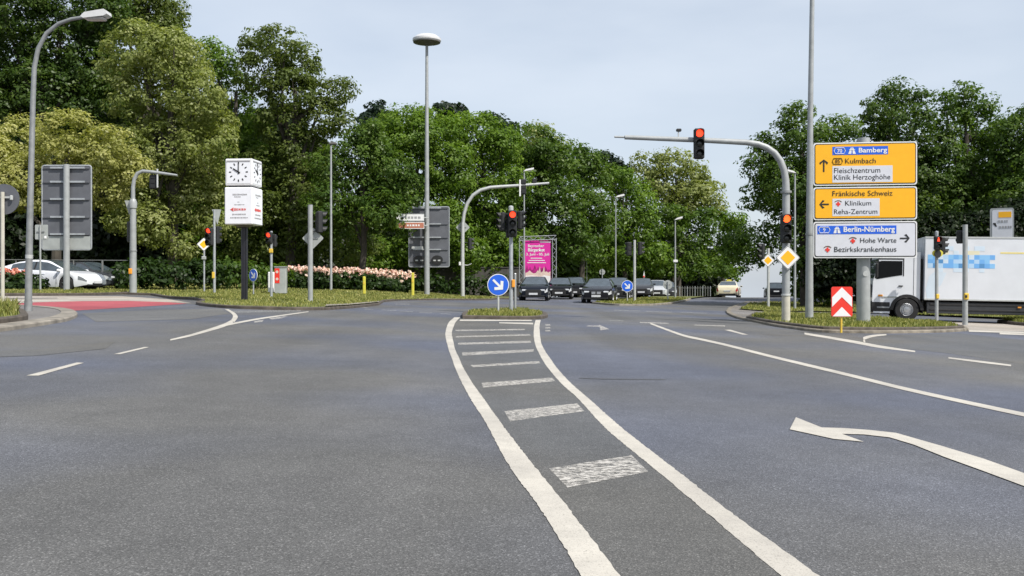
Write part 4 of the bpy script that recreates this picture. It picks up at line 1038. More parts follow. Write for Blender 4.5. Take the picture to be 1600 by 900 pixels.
# ---- clock column
s = Site(381, None, 0.11, d=34); k = s.k; o = thing("clock_column", "white cube clock over a white advertising cube on a black post", "clock", s.loc, R(-6))
MB().box((0, 0, (s.Z(352) - .1) / 2), (.15, .15, s.Z(352) + .1), .02).build("post", M_BPOLE, o)
MB().box((.10, .0, (s.Z(352) - .1) / 2), (.045, .12, s.Z(352) + .08), .01).build("cable_duct", M_BPOLE, o)
a = 43 * k / 2; al = 44.5 * k / 2
zt0, zt1 = s.Z(292), s.Z(250.5); zb0, zb1 = s.Z(352), s.Z(294.5)
MB().box((0, 0, (s.Z(296) + s.Z(290)) / 2), (a * 1.6, a * 1.6, .22)).build("gap_collar", M_BLACK, o)
up = MB().box((0, 0, (zt0 + zt1) / 2), (2 * a, 2 * a, zt1 - zt0), .03).build("clock_box", M_CLOCKF, o)
for side in range(4):
    Mx = Matrix.Rotation(side * math.pi / 2, 4, 'Z'); zc = (zt0 + zt1) / 2; hf = (zt1 - zt0) / 2
    b = MB(); b.M = Mx; b.box((0, -a - .001, zc), (2 * a * .86, .012, 2 * hf * .84)); fc = b.build("clock_face", M_CLOCK, up)
    b = MB(); b.M = Mx; b.box((0, -a - .014, zc + hf * .81), (2 * a * .86, .015, .035)); b.build("shade_lip", M_GREYT, up)
    for i in range(12):
        q = math.pi / 6 * i; r0, r1 = a * .54, a * .70; w = .018
        dx, dz = math.sin(q), math.cos(q); nx, nzz = dz, -dx
        b = MB(); b.M = Mx
        b.prism([(dx * r0 + nx * w, zc + dz * r0 + nzz * w), (dx * r1 + nx * w, zc + dz * r1 + nzz * w), (dx * r1 - nx * w, zc + dz * r1 - nzz * w), (dx * r0 - nx * w, zc + dz * r0 - nzz * w)], -a - .016, -a - .008)
        b.build("hour_mark", M_BLACK, fc)
    for q, ln, w in ((math.pi / 6 * 10 + .03, a * .46, .026), (0.0, a * .72, .016)):
        dx, dz = math.sin(q), math.cos(q); nx, nzz = dz, -dx; t = -a * .14
        b = MB(); b.M = Mx
        b.prism([(dx * t + nx * w, zc + dz * t + nzz * w), (dx * ln + nx * w * .8, zc + dz * ln + nzz * w * .8), (dx * ln - nx * w * .8, zc + dz * ln - nzz * w * .8), (dx * t - nx * w, zc + dz * t - nzz * w)], -a - .026, -a - .020)
        b.build("hand", M_BLACK, fc)
lo = MB().box((0, 0, (zb0 + zb1) / 2), (2 * al, 2 * al, zb1 - zb0), .03).build("advert_box", M_CLOCK, o)
MB().lathe([(.2, -.08), (.34, 0)], (0, 0, zb0 - .0), 16).build("socket", M_LAMPU, o)
rr = random.Random(5)
for side in range(4):
    Mx = Matrix.Rotation(side * math.pi / 2, 4, 'Z'); H = zb1 - zb0
    for v, hh, mm, x0, x1 in ((.80, .055, M_GREYT, -.42, .62), (.74, .03, M_GREYT, -.3, .1), (.60, .03, M_GREYT, -.06, .06), (.53, .03, M_GREYT, -.3, .35), (.40, .085, M_REDT, -.30, .55), (.27, .045, M_GREYT, -.45, .5), (.18, .04, M_GREYT, -.6, .7)):
        b = MB(); b.M = Mx; x = x0
        while x < x1:
            w = rr.uniform(.04, .10); b.box((a * (x + w / 2), -al - .002, zb0 + v * H), (a * w, .008, hh * rr.uniform(.7, 1.1))); x += w + rr.uniform(.025, .05)
        b.build("faded_lettering", mm, lo)
    b = MB(); b.M = Mx; b.prism([(-a * .62, zb0 + .40 * H), (-a * .36, zb0 + .40 * H + .07), (-a * .36, zb0 + .40 * H - .07)], -al - .008, -al + .001); b.build("red_arrow_mark", M_REDT, lo)
# ---- between clock and mast
s = Site(396, None, 0.11, d=45); o = thing("keep_right_sign", "blue keep-right sign turned partly away, beside the clock post", "traffic sign", s.loc)
pole(o, 0, -.1, s.Z(428), .032); keep_right(o, 0, s.Z(430), 10 * s.k, -.05, R(-38))
s = Site(424, None, 0.11, d=42); o = thing("pedestrian_light", "pedestrian light showing red on a slim pole in front of the grey cabinet", "traffic light", s.loc)
pole(o, 0, -.1, s.Z(361), .055); signal(o, (s.X(421.5), -.08, s.Z(372)), R(-10), .26, .50, lit=0, n=2, litm=M_LRED); signal(o, (s.X(426), .14, s.Z(376)), R(170), .26, .55, n=2)
MB().box((0, -.07, s.Z(392)), (.17, .08, .18), .02).build("button_box", M_OCHRE, o)
s = Site(439, None, 0.12, d=49); o = thing("utility_cabinet", "grey utility cabinet with a red poster stuck on it, left of the rose bed", "cabinet", s.loc)
MB().box((0, 0, s.Z(418) / 2), (17 * s.k, .4, s.Z(418)), .02).build("cabinet_body", M_SBACKL, o); MB().box((0, 0, s.Z(418) + .02), (18.5 * s.k, .46, .05), .01).build("cap", M_GREYP, o)
p = MB().box((-4.5 * s.k, -.206, s.Z(431)), (7.5 * s.k, .01, 23 * s.k)).build("poster", M_RED2, o)
for q in (-6, 5): MB().disc((-4.5 * s.k, s.Z(431 + q)), .07, -.222, -.213, 12).build("poster_print", M_CREAMP, p)
s = Site(424, None, 0.12, d=50); o = thing("small_cabinet", "small white cabinet behind the pedestrian light pole, next to the grey one", "cabinet", s.loc)
MB().box((0, 0, s.Z(425) / 2), (9 * s.k, .3, s.Z(425)), .03).build("cabinet_body", M_WHITE, o); MB().box((.05, -.16, s.Z(434)), (.06, .03, .08)).build("lock", M_DARK, o)
s = Site(485, None, 0.11, d=35); o = thing("signal_pole", "plain grey pole with a black signal head at its right and a diamond sign back", "traffic light", s.loc)
pole(o, 0, -.1, s.Z(320), .088, .085, M_GREYP); diamond_back(o, s.X(488), s.Z(372), 17 * s.k, .10)
signal(o, (s.X(498), .10, s.Z(347)), R(115), .32, .78); bracket(o, s.P(485, 345), s.P(498, 347, .1)); bracket(o, s.P(485, 364), s.P(497, 358, .1))
s = Site(528, None, 0.11, d=58); o = thing("street_lamp", "very thin grey lamp pole with tiny dark head in front of the rose bed", "street lamp", s.loc)
pole(o, 0, -.1, s.Z(236), .075, .05, M_GREYP, y=-2.2); MB().box((0.1, -2.2, s.Z(233)), (.45, .22, .14), .04).build("luminaire", M_LAMPU, o)
for px, d, yt, lab in ((569, 52, 432, "yellow marker post in front of the small tree trunk"), (645, 54, 426, "yellow marker post at the right end of the rose bed")):
    s = Site(px, None, 0.11, d=d); o = thing("marker_post", lab, "post", s.loc, group="yellow marker posts")
    MB().box((0, 0, s.Z(yt) / 2), (.15, .12, s.Z(yt)), .03).build("post", M_YPOST, o); MB().box((0, -.064, s.Z(yt) * .62), (.09, .012, .12), .003).build("label_plate", M_OCHRE, o)
# ---- tall mast lamp, board and arrow signs
s = Site(667, None, 0.11, d=60); o = thing("mast_lamp", "very tall mast with a white saucer-shaped lamp against the sky", "street lamp", s.loc)
pole(o, 0, -.1, s.Z(66), .17, .085, M_GREYP, n=18)
MB().lathe([(.12, -.42), (.30, -.34), (.80, -.24), (.86, -.16), (.86, -.04), (.60, .16), (.30, .24), (.001, .26)], (0, 0, s.Z(60)), 32).build("lamp_saucer", M_LAMPW, o, smooth=True)
MB().lathe([(.10, -.46), (.36, -.385), (.82, -.27), (.83, -.23), (.001, -.22)], (0, 0, s.Z(60)), 32).build("lamp_underside", M_LAMPU, o, smooth=True)
s2 = Site(667, None, 0.11, d=60.5); o = thing("direction_sign", "dark grey back of a direction board hanging behind the tall mast lamp pole", "road sign", s2.loc)
p = board_back(o, s2, 638.5, 701.5, 323, 417, [325, 350, 371, 390], 0.12, 667); pole(o, 0, -.1, s2.Z(330), .11, m=M_GREYP, y=0.0)
MB().box((s2.X(670), .06, s2.Z(408)), (60 * s2.k * .95, .03, .05)).build("rail", M_SBACK, p)
for px in (655, 683): MB().disc((s2.X(px), s2.Z(406)), 7 * s2.k, .02, .05, 20, rx=9 * s2.k).build("dark_disc", M_BLACK, p)
for px in (651, 659, 679, 686): MB().box((s2.X(px), .0, s2.Z(407)), (.16, .02, .09), .01).build("clip", M_ALU, p)
MB().box((s2.X(652), .03, s2.Z(387)), (18 * s2.k, .02, .16), .01).build("pale_strip", M_ALU, p)
s = Site(667, None, 0.11, d=59.4)
for z0, z1, mf, me_, lab, cat in ((334, 346, M_WHITE, M_GREYT, "white arrow-shaped signpost pointing left on the tall mast", 0), (347, 357.5, M_BROWNS, M_WHITE, "brown arrow-shaped tourist signpost below the white one on the tall mast", 1)):
    zc = (z0 + z1) / 2; o = thing("signpost", lab, "signpost", (s.x, s.d, s.z + s.Z(zc)))
    zz = lambda py: s.Z(py) - s.Z(zc)
    O = [(s.X(663), zz(z1)), (s.X(663), zz(z0)), (s.X(627), zz(z0)), (s.X(620), zz(zc - 2)), (s.X(620), zz(zc + 2)), (s.X(627), zz(z1))]
    MB().prism(O, -.05, .05).build("sign_plate", M_WHITE if cat else M_GREYP, o)
    In = [(x * 0.985 - .03, z * .80) for x, z in O]; p = MB().prism(In, -.058, -.0505).build("sign_face", mf, o)
    b = MB(); x = s.X(633 if not cat else 636); rr = random.Random(3 + cat)
    while x < s.X(655):
        w = rr.uniform(.08, .2); b.box((x + w / 2, -.062, zz(zc)), (w, .006, .13 if not cat else .10)); x += w + .06
    b.build("small_lettering", me_, p)
    if not cat: MB().disc((s.X(629), zz(zc + 1)), .075, -.066, -.0585, 10).build("arrow_mark", M_BLACK, p)
    MB().box((s.X(666), .12, 0), (8 * s.k, .35, .06)).build("bracket", M_ALU, o)
# ---- arched signal mast
s = Site(723, None, 0.11, d=62); o = thing("signal_mast", "pale arched signal mast reaching right over the road, behind the blue sign", "traffic light", s.loc)
MB().tube([s.P(*p) for p in ((723, 466), (722.6, 400), (723, 350), (725, 334), (730, 318), (739, 305), (751, 297), (766, 293), (785, 291.5), (815, 289.6), (858, 286.2))],
          [.13, .12, .115, .11, .11, .11, .11, .105, .10, .09, .07], 16).build("pole", M_ALU, o, smooth=True)
diamond_back(o, s.X(723), s.Z(355), 11 * s.k, .14); signal(o, (s.X(734), .08, s.Z(381)), R(105), .32, .75); bracket(o, s.P(723, 378), s.P(734, 380, .08))
signal(o, (s.X(818), .02, s.Z(292)), math.pi, .34, .95); b = MB().box((s.X(812.5), -.1, s.Z(294)), (.10, .03, 26 * s.k), .01); b.build("white_backboard_edge", M_WHITE, o)
signal(o, (s.X(835), .06, s.Z(284)), math.pi, .30, .40, n=1)
MB().box((s.X(718.5), -.05, s.Z(412)), (.13, .12, .22), .02).build("white_box", M_WHITE, o); b = MB(); b.tube([s.P(723, 414), s.P(731, 414.5), s.P(737, 412)], .03, 6); b.build("cable_arm", M_ALU, o)
# ---- island furniture in the middle
s = Site(778.5, 489.3, 0.08); o = thing("keep_right_sign", "large blue keep-right sign on the grassy island in the middle", "traffic sign", s.loc)
pole(o, 0, -.1, s.Z(440), .030, m=M_ALU); keep_right(o, 0, s.Z(445), 17 * s.k, -.045)
s = Site(798.5, 486.8, 0.08); o = thing("traffic_light", "traffic light glowing red with two more black heads on the middle island", "traffic light", s.loc)
pole(o, 0, -.1, s.Z(326), .060, .058, M_GALV); MB().lathe([(.07, -.06), (.075, .06), (.03, .09), (.001, .09)], (0, 0, s.Z(326)), 14).build("cap", M_ALU, o, smooth=True)
signal(o, (s.X(801), -.15, s.Z(350)), 0, .26, .80, lit=0, litm=M_LRED); signal(o, (s.X(785), .02, s.Z(346)), R(-68), .22, .55); signal(o, (s.X(813), .02, s.Z(344)), R(72), .22, .55)
signal(o, (s.X(797), .16, s.Z(352)), math.pi, .26, .75)
for zz in (334, 360): MB().box((s.X(799), 0, s.Z(zz)), (26 * s.k, .05, .04)).build("bracket", M_DARK, o)
MB().box((s.X(802), -.06, s.Z(443)), (.10, .08, .24), .02).build("button_box", M_ORANGE, o)
s = Site(805, 486.3, 0.08); o = thing("push_button_post", "short thin post right behind the middle traffic light pole", "post", s.loc)
pole(o, 0, -.1, s.Z(428), .035, m=M_GREYP); MB().lathe([(.04, 0), (.03, .02), (.001, .025)], (0, 0, s.Z(428)), 12).build("cap", M_ALU, o)
# ---- slim lamps along the avenue
def lamp(px, d, ytop, x1, lab, r=.05, name="street_lamp", m=M_GREYP, hy=2.5):
    s = Site(px, None, 0.10, d=d); o = thing(name, lab, "street lamp", s.loc)
    pole(o, 0, -.1, s.Z(ytop + hy), r, r * .6, m)
    q = [s.P(px - math.copysign(1.5, x1 - px), ytop + 4), s.P(x1, ytop + 1), s.P(x1, ytop - 2), s.P(px + math.copysign(3, x1 - px), ytop + .5)]
    l = MB().prism([(p[0], p[2]) for p in q], -.12, .12).build("luminaire", M_WHITE, o)
    MB().box(((q[0][0] + q[1][0]) / 2, 0, (q[0][2] + q[1][2]) / 2 - .02), (abs(q[1][0] - q[0][0]) * .6, .18, .04), .01).build("lamp_glass", M_LAMPG, l); return o
lamp(819, 68, 264, 834, "slim street lamp with white head above the pink poster", .07)
lamp(962, 78, 305, 975, "slim street lamp in the avenue, above the island's keep-right sign", .065)
l_ = lamp(1055, 71, 340, 1066, "slim street lamp at the end of the second traffic island", .07); s = Site(1055, None, .1, d=71)
MB().box((0, -.1, s.Z(408)), (.32, .08, .18), .02).build("small_box", M_WHITE, l_)
lamp(917, 100, 398, 919, "low distant lamp with white head between the waiting cars", .06, hy=4)
lamp(1242, 50, 267, 1230, "slim lamp with flat head pointing left behind the gantry post", .065)
# ---- poster
s = Site(842, None, 0.10, d=72); o = thing("poster_board", "tall magenta festival poster in a metal truss frame behind the waiting cars", "billboard", s.loc)
x0, x1, z0, z1 = s.X(820), s.X(861), s.Z(455), s.Z(376)
pb = MB().box(((x0 + x1) / 2, 0, (z0 + z1) / 2), (x1 - x0, .08, z1 - z0)).build("poster", M_PINK, o)
text_part("lettering", "Bayreuther", (s.X(825), s.X(850), s.Z(387.5), s.Z(382)), -.05, M_WHITE, pb, thick=.02)
text_part("lettering", "Bürgerfest", (s.X(825), s.X(851), s.Z(394.5), s.Z(387.8)), -.05, M_WHITE, pb, thick=.03)
text_part("lettering", "3. Juni - 05. Juli", (s.X(822), s.X(858), s.Z(400.5), s.Z(395.2)), -.05, M_WHITE, pb, thick=.02)
for ya, xa, xb in ((403.5, 829, 847), (407, 826, 851), (410.5, 824, 853)):
    MB().box(((s.X(xa) + s.X(xb)) / 2, -.047, s.Z(ya)), ((xb - xa) * s.k, .01, .055)).build("small_lettering", M_WHITE, pb)
MB().box((s.X(852), -.046, s.Z(378)), (17 * s.k, .012, .10)).build("white_corner_strip", M_WHITE, pb)
rr = random.Random(8)
def bumps(base, hgt, n, y0, y1, m, nm, x0p=821, x1p=860):
    P = [(s.X(x1p), s.Z(455)), (s.X(x0p), s.Z(455))]
    for i in range(n + 1):
        P.append((s.X(x0p + (x1p - x0p) * i / n), s.Z(base - rr.uniform(0, hgt))))
    MB().prism(P, y0, y1).build(nm, m, pb)
bumps(423, 9, 16, -.050, -.042, M_PINKD, "crowd_print"); bumps(428, 6, 12, -.056, -.051, M_CREAMP, "skin_print")
for xa in (843, 849.5): MB().prism([(s.X(xa - 2.2), s.Z(428)), (s.X(xa + 2.2), s.Z(428)), (s.X(xa + .4), s.Z(416))], -.060, -.0565).build("raised_hand_print", M_CREAMP, pb)
bumps(432, 2, 8, -.066, -.0605, M_WHITE, "white_footer")
b = MB()
def truss(xa, za, xb, zb_):
    va = Vector((xa, 0, za)); vb = Vector((xb, 0, zb_)); L = (vb - va).length; t = (vb - va).normalized(); sd_ = Vector((t.z, 0, -t.x)) * .14
    for oy in (-.14, .14):
        for sg in (-1, 1): b.tube([va + sd_ * sg + Vector((0, oy, 0)), vb + sd_ * sg + Vector((0, oy, 0))], .026, 6)
    n = int(L / .3)
    for i in range(n):
        p = va + t * (L * i / n); q = va + t * (L * (i + 1) / n); sg = 1 if i % 2 else -1
        for oy in (-.14, .14): b.tube([p + sd_ * sg + Vector((0, oy, 0)), q - sd_ * sg + Vector((0, oy, 0))], .015, 5)
truss(s.X(814.5), -.05, s.X(814.5), s.Z(372)); truss(s.X(866), -.05, s.X(866), s.Z(372)); truss(s.X(812), s.Z(373), s.X(869), s.Z(371))
b.build("truss_frame", M_GALV, o)
MB().box((s.X(823), .05, s.Z(438)), (.3, .08, .5)).build("side_panel", M_WHITE, o)
# ---- second island
s = Site(980, None, 0.11, d=60.2); o = thing("keep_right_sign", "smaller blue keep-right sign at the tip of the island by the waiting cars", "traffic sign", s.loc)
pole(o, 0, -.1, s.Z(444), .035, m=M_ALU); keep_right(o, 0, s.Z(447), 9 * s.k, -.05)
s = Site(991.5, None, 0.11, d=60.8); o = thing("traffic_light", "traffic light pole on the second island with two dark heads turned away", "traffic light", s.loc)
pole(o, 0, -.1, s.Z(375), .085, .08, M_ALU); signal(o, (s.X(983), .10, s.Z(389)), R(-150), .34, .85); signal(o, (s.X(1000), .05, s.Z(388)), R(95), .34, .80)
s = Site(1043.5, None, 0.10, d=65); o = thing("round_sign", "pale round sign back on a short pole at the right end of the second island", "traffic sign", s.loc)
pole(o, 0, -.1, s.Z(440), .04); round_back(o, 0, s.Z(445), 7.3 * s.k, .05, M_SBACKL)
s = Site(941, None, 0.10, d=88); o = thing("round_sign", "small round sign back standing among the trees above the waiting cars", "traffic sign", s.loc)
pole(o, 0, -.1, s.Z(420), .04); round_back(o, 0, s.Z(425), 4.6 * s.k, .05, M_SBACKL)
s = Site(1006, None, 0.10, d=84); o = thing("narrow_sign", "narrow white and red sign seen edge-on above the waiting cars", "traffic sign", s.loc)
pole(o, 0, -.1, s.Z(432), .04); b = MB(); b.prism([(s.X(1004.6), s.Z(433)), (s.X(1007.6), s.Z(433)), (s.X(1006.3), s.Z(423))], -.05, -.02); p = b.build("sign_plate", M_WHITE, o); MB().box((0, -.06, s.Z(432)), (.12, .02, .12)).build("red_field", M_RED2, p)
# ---- gantry mast on the right
s = Site(1228, 502, 0.12); o = thing("signal_gantry", "tall curved signal mast whose long arm holds a red light over the road", "traffic light", s.loc)
MB().tube([s.P(1228, 504), s.P(1228, 460)], [.115, .11], 18).build("lower_sleeve", M_DUSTY, o, smooth=True)
pts = [(1228, 460), (1228.3, 400), (1228.2, 300), (1227.6, 282), (1225, 266), (1219, 251), (1210, 239), (1198, 230.5), (1184, 225.2), (1166, 222.6), (1140, 221.2), (1100, 219.2), (1040, 217), (976, 214.5)]
MB().tube([s.P(*p) for p in pts], [.105, .105, .10, .095, .09, .09, .088, .085, .082, .08, .076, .072, .066, .06], 18).build("pole", M_GREYP, o, smooth=True)
MB().tube([s.P(977, 214.4), s.P(960, 213.8)], .028, 8).build("arm_tip", M_GREYP, o)
MB().lathe([(.10, -.04), (.15, -.03), (.15, .03), (.10, .04)], (0, 0, s.Z(300)), 18).build("flange", M_GALVD, o, smooth=True)
MB().lathe([(.11, -.03), (.125, -.02), (.125, .02), (.11, .03)], (0, 0, s.Z(461)), 18).build("collar", M_ALU, o, smooth=True)
signal(o, (s.X(1090.5), -.14, s.Z(226)), 0, .28, .82, lit=0, litm=M_LRED); MB().box((s.X(1090.5), -.02, s.Z(219)), (.12, .16, .2), .02).build("bracket", M_DARK, o)
b = MB(); b.tube([s.P(1060, 217), s.P(1060, 206)], .018, 6); b.build("sensor_stalk", M_ALU, o); MB().box((s.X(1060.5), 0, s.Z(203.5)), (.14, .10, .08), .02).build("sensor", M_DARK, o)
signal(o, (s.X(1224.5), -.2, s.Z(358)), 0, .28, .78, lit=0, litm=M_LAMB)
for zz in (345, 378): MB().box((s.X(1226), -.1, s.Z(zz)), (.06, .14, .05)).build("bracket", M_DARK, o)
priority_sign(o, s.X(1227), s.Z(403), 19 * s.k, -.24)
MB().box((0, -.16, s.Z(400)), (.08, .1, .06)).build("sign_bracket", M_GALVD, o)
s = Site(1200.5, None, 0.12, d=54); o = thing("priority_sign", "smaller priority diamond with a dark signal head, left of the gantry post", "traffic sign", s.loc)
pole(o, 0, -.1, s.Z(388), .075, m=M_ALU); priority_sign(o, s.X(1199), s.Z(407), 10.5 * s.k, -.12); signal(o, (s.X(1191), 0, s.Z(393)), R(-75), .32, .85, hm=M_DARK)
s = Site(1264.5, 497, 0.13); o = thing("street_lamp", "tall straight grey lamp pole rising out of the picture left of the yellow sign", "street lamp", s.loc)
MB().tube([s.P(1264.5, 499), s.P(1264.5, 380), s.P(1266, 180), s.P(1269, -20), s.P(1271, -190)], [.125, .108, .085, .07, .06], 18).build("pole", M_GREYP, o, smooth=True)
MB().box((s.X(1271) - .4, 0, s.Z(-195)), (1.1, .32, .16), .05).build("luminaire", M_LAMPW, o); clamp(o, 0, s.Z(366), .105)
# ---- big direction sign
s = Site(1349, 503, 0.13); o = thing("direction_sign", "large direction sign, two yellow boards above a white one, on a thick pole", "road sign", s.loc, R(-7))
k = s.k
pole(o, 0, -.1, s.Z(216), .19, .175, M_GREYP, n=20)
MB().disc((.02, s.Z(428)), .075, -.20, -.17, 14).build("badge", M_ALU, o)
TX = lambda px: ((px - 1349) * .953 - 3.7) * k / math.cos(R(7))
def board(y0, y1, mf, line):
    b = MB(); b.prism(rrect(TX(1271), TX(1432), s.Z(y1), s.Z(y0), .07), -.30, -.24); bo = b.build("sign_board", M_WHITE, o)
    MB().prism(rrect(TX(1272.6), TX(1430.2), s.Z(y1 - 1.8), s.Z(y0 + 1.8), .06), -.306, -.301).build("border_line", line, bo)
    MB().prism(rrect(TX(1273.9), TX(1428.9), s.Z(y1 - 3.1), s.Z(y0 + 3.1), .05), -.312, -.307).build("sign_field", mf, bo); return bo
def panel(bo, a, c, d_, e, m, nm="inset_panel"): return MB().prism([(TX(a), s.Z(e)), (TX(c), s.Z(e)), (TX(c), s.Z(d_)), (TX(a), s.Z(d_))], -.317, -.3125).build(nm, m, bo)
def txt(bo, st, a, c, d_, e, m, th=.0, y=-.322): return text_part("lettering", st, (TX(a), TX(c), s.Z(e), s.Z(d_)), y, m, bo, thick=th)
def arrow(bo, px, py, L, ang, m=M_BLACK, w=1.1):
    q = R(ang); c, sn = math.cos(q), math.sin(q); P = []
    for u, v in ((-L, -w), (L - 3.2, -w), (L - 8, -5.2), (L - 7.6 + 2.6, -6.6), (L, 0), (L - 5, 6.6), (L - 8, 5.2), (L - 3.2, w), (-L, w)):
        P.append((TX(px) + (u * c - v * sn) * k, s.Z(py) + (u * sn + v * c) * k))
    return MB().prism(P, -.320, -.3125).build("arrow", m, bo)
def motorway(bo, px0, px1, y0, y1, m=M_WHITE):
    cx = (px0 + px1) / 2; w = (px1 - px0) / 2; b = MB()
    for sg in (-1, 1): b.prism([(TX(cx + sg * w), s.Z(y1)), (TX(cx + sg * w * .18), s.Z(y1)), (TX(cx + sg * w * .06), s.Z(y0)), (TX(cx + sg * w * .30), s.Z(y0))][::sg], -.323, -.3175)
    b.prism([(TX(cx - w * .85), s.Z(y0 + (y1 - y0) * .40)), (TX(cx + w * .85), s.Z(y0 + (y1 - y0) * .40)), (TX(cx + w * .6), s.Z(y0 + (y1 - y0) * .28)), (TX(cx - w * .6), s.Z(y0 + (y1 - y0) * .28))], -.3285, -.3235)
    b.build("motorway_symbol", m, bo)
def number_box(bo, st, a, c, d_, e, m, n=6):
    r = .6; fr = MB()
    o_ = [(TX(a + 2), s.Z(d_)), (TX(c - 2), s.Z(d_)), (TX(c), s.Z((d_ + e) / 2)), (TX(c - 2), s.Z(e)), (TX(a + 2), s.Z(e)), (TX(a), s.Z((d_ + e) / 2))]
    fr.tube([(x, -.320, z) for x, z in o_ + [o_[0]]], .010, 4, cap=False); fr.build("number_frame", m, bo)
    txt(bo, st, (a + c) / 2 - 1.9 * len(st), (a + c) / 2 + 1.9 * len(st), d_ + 1.6, e - 1.6, m, .015)
def clinic(bo, cx, y0, y1):
    h = (y1 - y0); cy = y0 + h * .62; a = h * .14; c = h * .36
    P = [(-a, -c), (a, -c), (a, -a), (c, -a), (c, a), (a, a), (a, c), (-a, c), (-a, a), (-c, a), (-c, -a), (-a, -a)]
    MB().prism([(TX(cx + u), s.Z(cy + v)) for u, v in P], -.323, -.3175).build("clinic_cross", M_RED2, bo)
    Rr = h * .85; A = []; B = []
    for i in range(9):
        q = R(45 + 90 * i / 8); A.append((TX(cx + Rr * math.cos(q)), s.Z(y0 + Rr - Rr * math.sin(q)))); B.append((TX(cx + (Rr - 1.1) * math.cos(q)), s.Z(y0 + Rr - (Rr - 1.1) * math.sin(q))))
    MB().prism(A + B[::-1], -.323, -.3175).build("clinic_roof", M_BROWNT, bo)
bo = board(224.5, 291, M_YEL, M_BLACK)
panel(bo, 1300.5, 1387, 231, 243.8, M_BLUE); number_box(bo, "70", 1303, 1320.5, 233, 242, M_WHITE); motorway(bo, 1325, 1337, 232.6, 242.4); txt(bo, "Bamberg", 1341.5, 1385.5, 233.2, 243, M_WHITE, .022)
number_box(bo, "85", 1300.5, 1316.5, 249, 258, M_BROWNT); txt(bo, "Kulmbach", 1320.5, 1368, 249.5, 257.3, M_BLACK)
panel(bo, 1300.5, 1394, 261, 286.5, M_SGREY); txt(bo, "Fleischzentrum", 1303, 1375, 264, 272, M_BLACK); txt(bo, "Klinik Herzoghöhe", 1303, 1390.5, 274.5, 285, M_BLACK)
arrow(bo, 1287, 260, 9.6, 90)
bo = board(293.5, 344.5, M_YEL, M_BLACK)
txt(bo, "Fränkische Schweiz", 1300.5, 1394, 299.5, 307.6, M_BLACK)
panel(bo, 1300.5, 1374, 311.5, 338.5, M_SGREY); clinic(bo, 1309.5, 314, 323.5); txt(bo, "Klinikum", 1320.5, 1361, 315, 322.5, M_BLACK); txt(bo, "Reha-Zentrum", 1303, 1370.5, 328, 335.6, M_BLACK)
arrow(bo, 1287.5, 320, 7.2, 180)
bo = board(347, 403.5, M_SGREY, M_BLACK)
panel(bo, 1277, 1400, 353.5, 366.5, M_BLUE); number_box(bo, "9", 1279, 1296.5, 355.5, 364.5, M_WHITE); motorway(bo, 1302, 1313.5, 355, 365); txt(bo, "Berlin-Nürnberg", 1318, 1397.5, 354.8, 365.8, M_WHITE, .022)
clinic(bo, 1332.5, 371, 381); txt(bo, "Hohe Warte", 1344, 1400, 372.5, 380, M_BLACK); clinic(bo, 1293, 384.5, 394.5); txt(bo, "Bezirkskrankenhaus", 1303.5, 1400, 386, 394, M_BLACK)
arrow(bo, 1413, 373.5, 7.2, 0)
for y_ in (240, 277, 305, 333, 360, 392): MB().box((0, -.21, s.Z(y_)), (2.2, .06, .07)).build("cross_bar", M_GALV, o)
# ---- chevron board, posts, pedestrian lights
s = Site(1315, 513, 0.13); o = thing("chevron_board", "red and white chevron board on a short stake in the grass under the direction sign", "traffic sign", s.loc)
k = s.k; pole(o, 0, -.1, s.Z(496), .026, m=M_OCHRE, y=.03); A = lambda px: (px - 1315) * k
pb = MB().prism(rrect(A(1298.8), A(1331.8), s.Z(495), s.Z(448), .05), -.015, .01).build("board", M_RED2, o)
def chev(y_c, t, nm="white_chevron"):
    xl, xr = A(1299.8), A(1330.8); lim0, lim1 = 448.8, 494.4
    rise = 15.5
    P = [(0, y_c), (1, y_c + rise), (1, y_c + rise + t), (0, y_c + t), (-1, y_c + rise + t), (-1, y_c + rise)]
    P = [(0 if u == 0 else (xr if u > 0 else xl), s.Z(min(v, lim1))) for u, v in P]
    return MB().prism(P, -.020, -.0155).build(nm, M_WHITE, pb)
chev(449.0, 15); MB().prism([(0, s.Z(479.5)), (A(1329.6), s.Z(494.2)), (A(1300.8), s.Z(494.2))], -.020, -.0155).build("white_chevron", M_WHITE, pb)
s = Site(1341, 492, 0.10); o = thing("thin_post", "thin grey post close to the left of the direction sign's thick pole", "post", s.loc)
pole(o, 0, -.1, s.Z(447), .028, m=M_GREYP); MB().lathe([(.03, 0), (.03, .03), (.001, .04)], (0, 0, s.Z(447)), 10).build("cap", M_ALU, o)
s = Site(1463.5, 502.5, 0.03); o = thing("pedestrian_light", "pedestrian light showing a red figure on a pole before the white truck", "traffic light", s.loc)
pole(o, 0, -.05, s.Z(364), .062, .058, M_GREYP); MB().lathe([(.06, -.05), (.065, .05), (.001, .08)], (0, 0, s.Z(364)), 12).build("cap", M_GALV, o, smooth=True)
signal(o, (s.X(1462.5), -.13, s.Z(380)), 0, .25, .50, lit=0, n=2, figure=True, litm=M_LRED); signal(o, (s.X(1474), .06, s.Z(384)), R(80), .24, .62)
b = MB(); b.disc((s.X(1463), s.Z(396)), 6 * s.k, -.12, -.09, 20, rx=8.5 * s.k); yb = b.build("yellow_disc", M_YPOST, o)
b = MB(); b.disc((s.X(1462.5), s.Z(397)), 6.2 * s.k, -.17, -.125, 20, rx=5 * s.k); b.build("black_lamp", M_DARK, yb)
MB().box((0, -.07, s.Z(463)), (.11, .09, .17), .02).build("button_box", M_OCHRE, o)
s = Site(1508, 506.5, 0.03); o = thing("signal_pole", "plain grey signal pole with a dark head facing away, right of the red pedestrian light", "traffic light", s.loc)
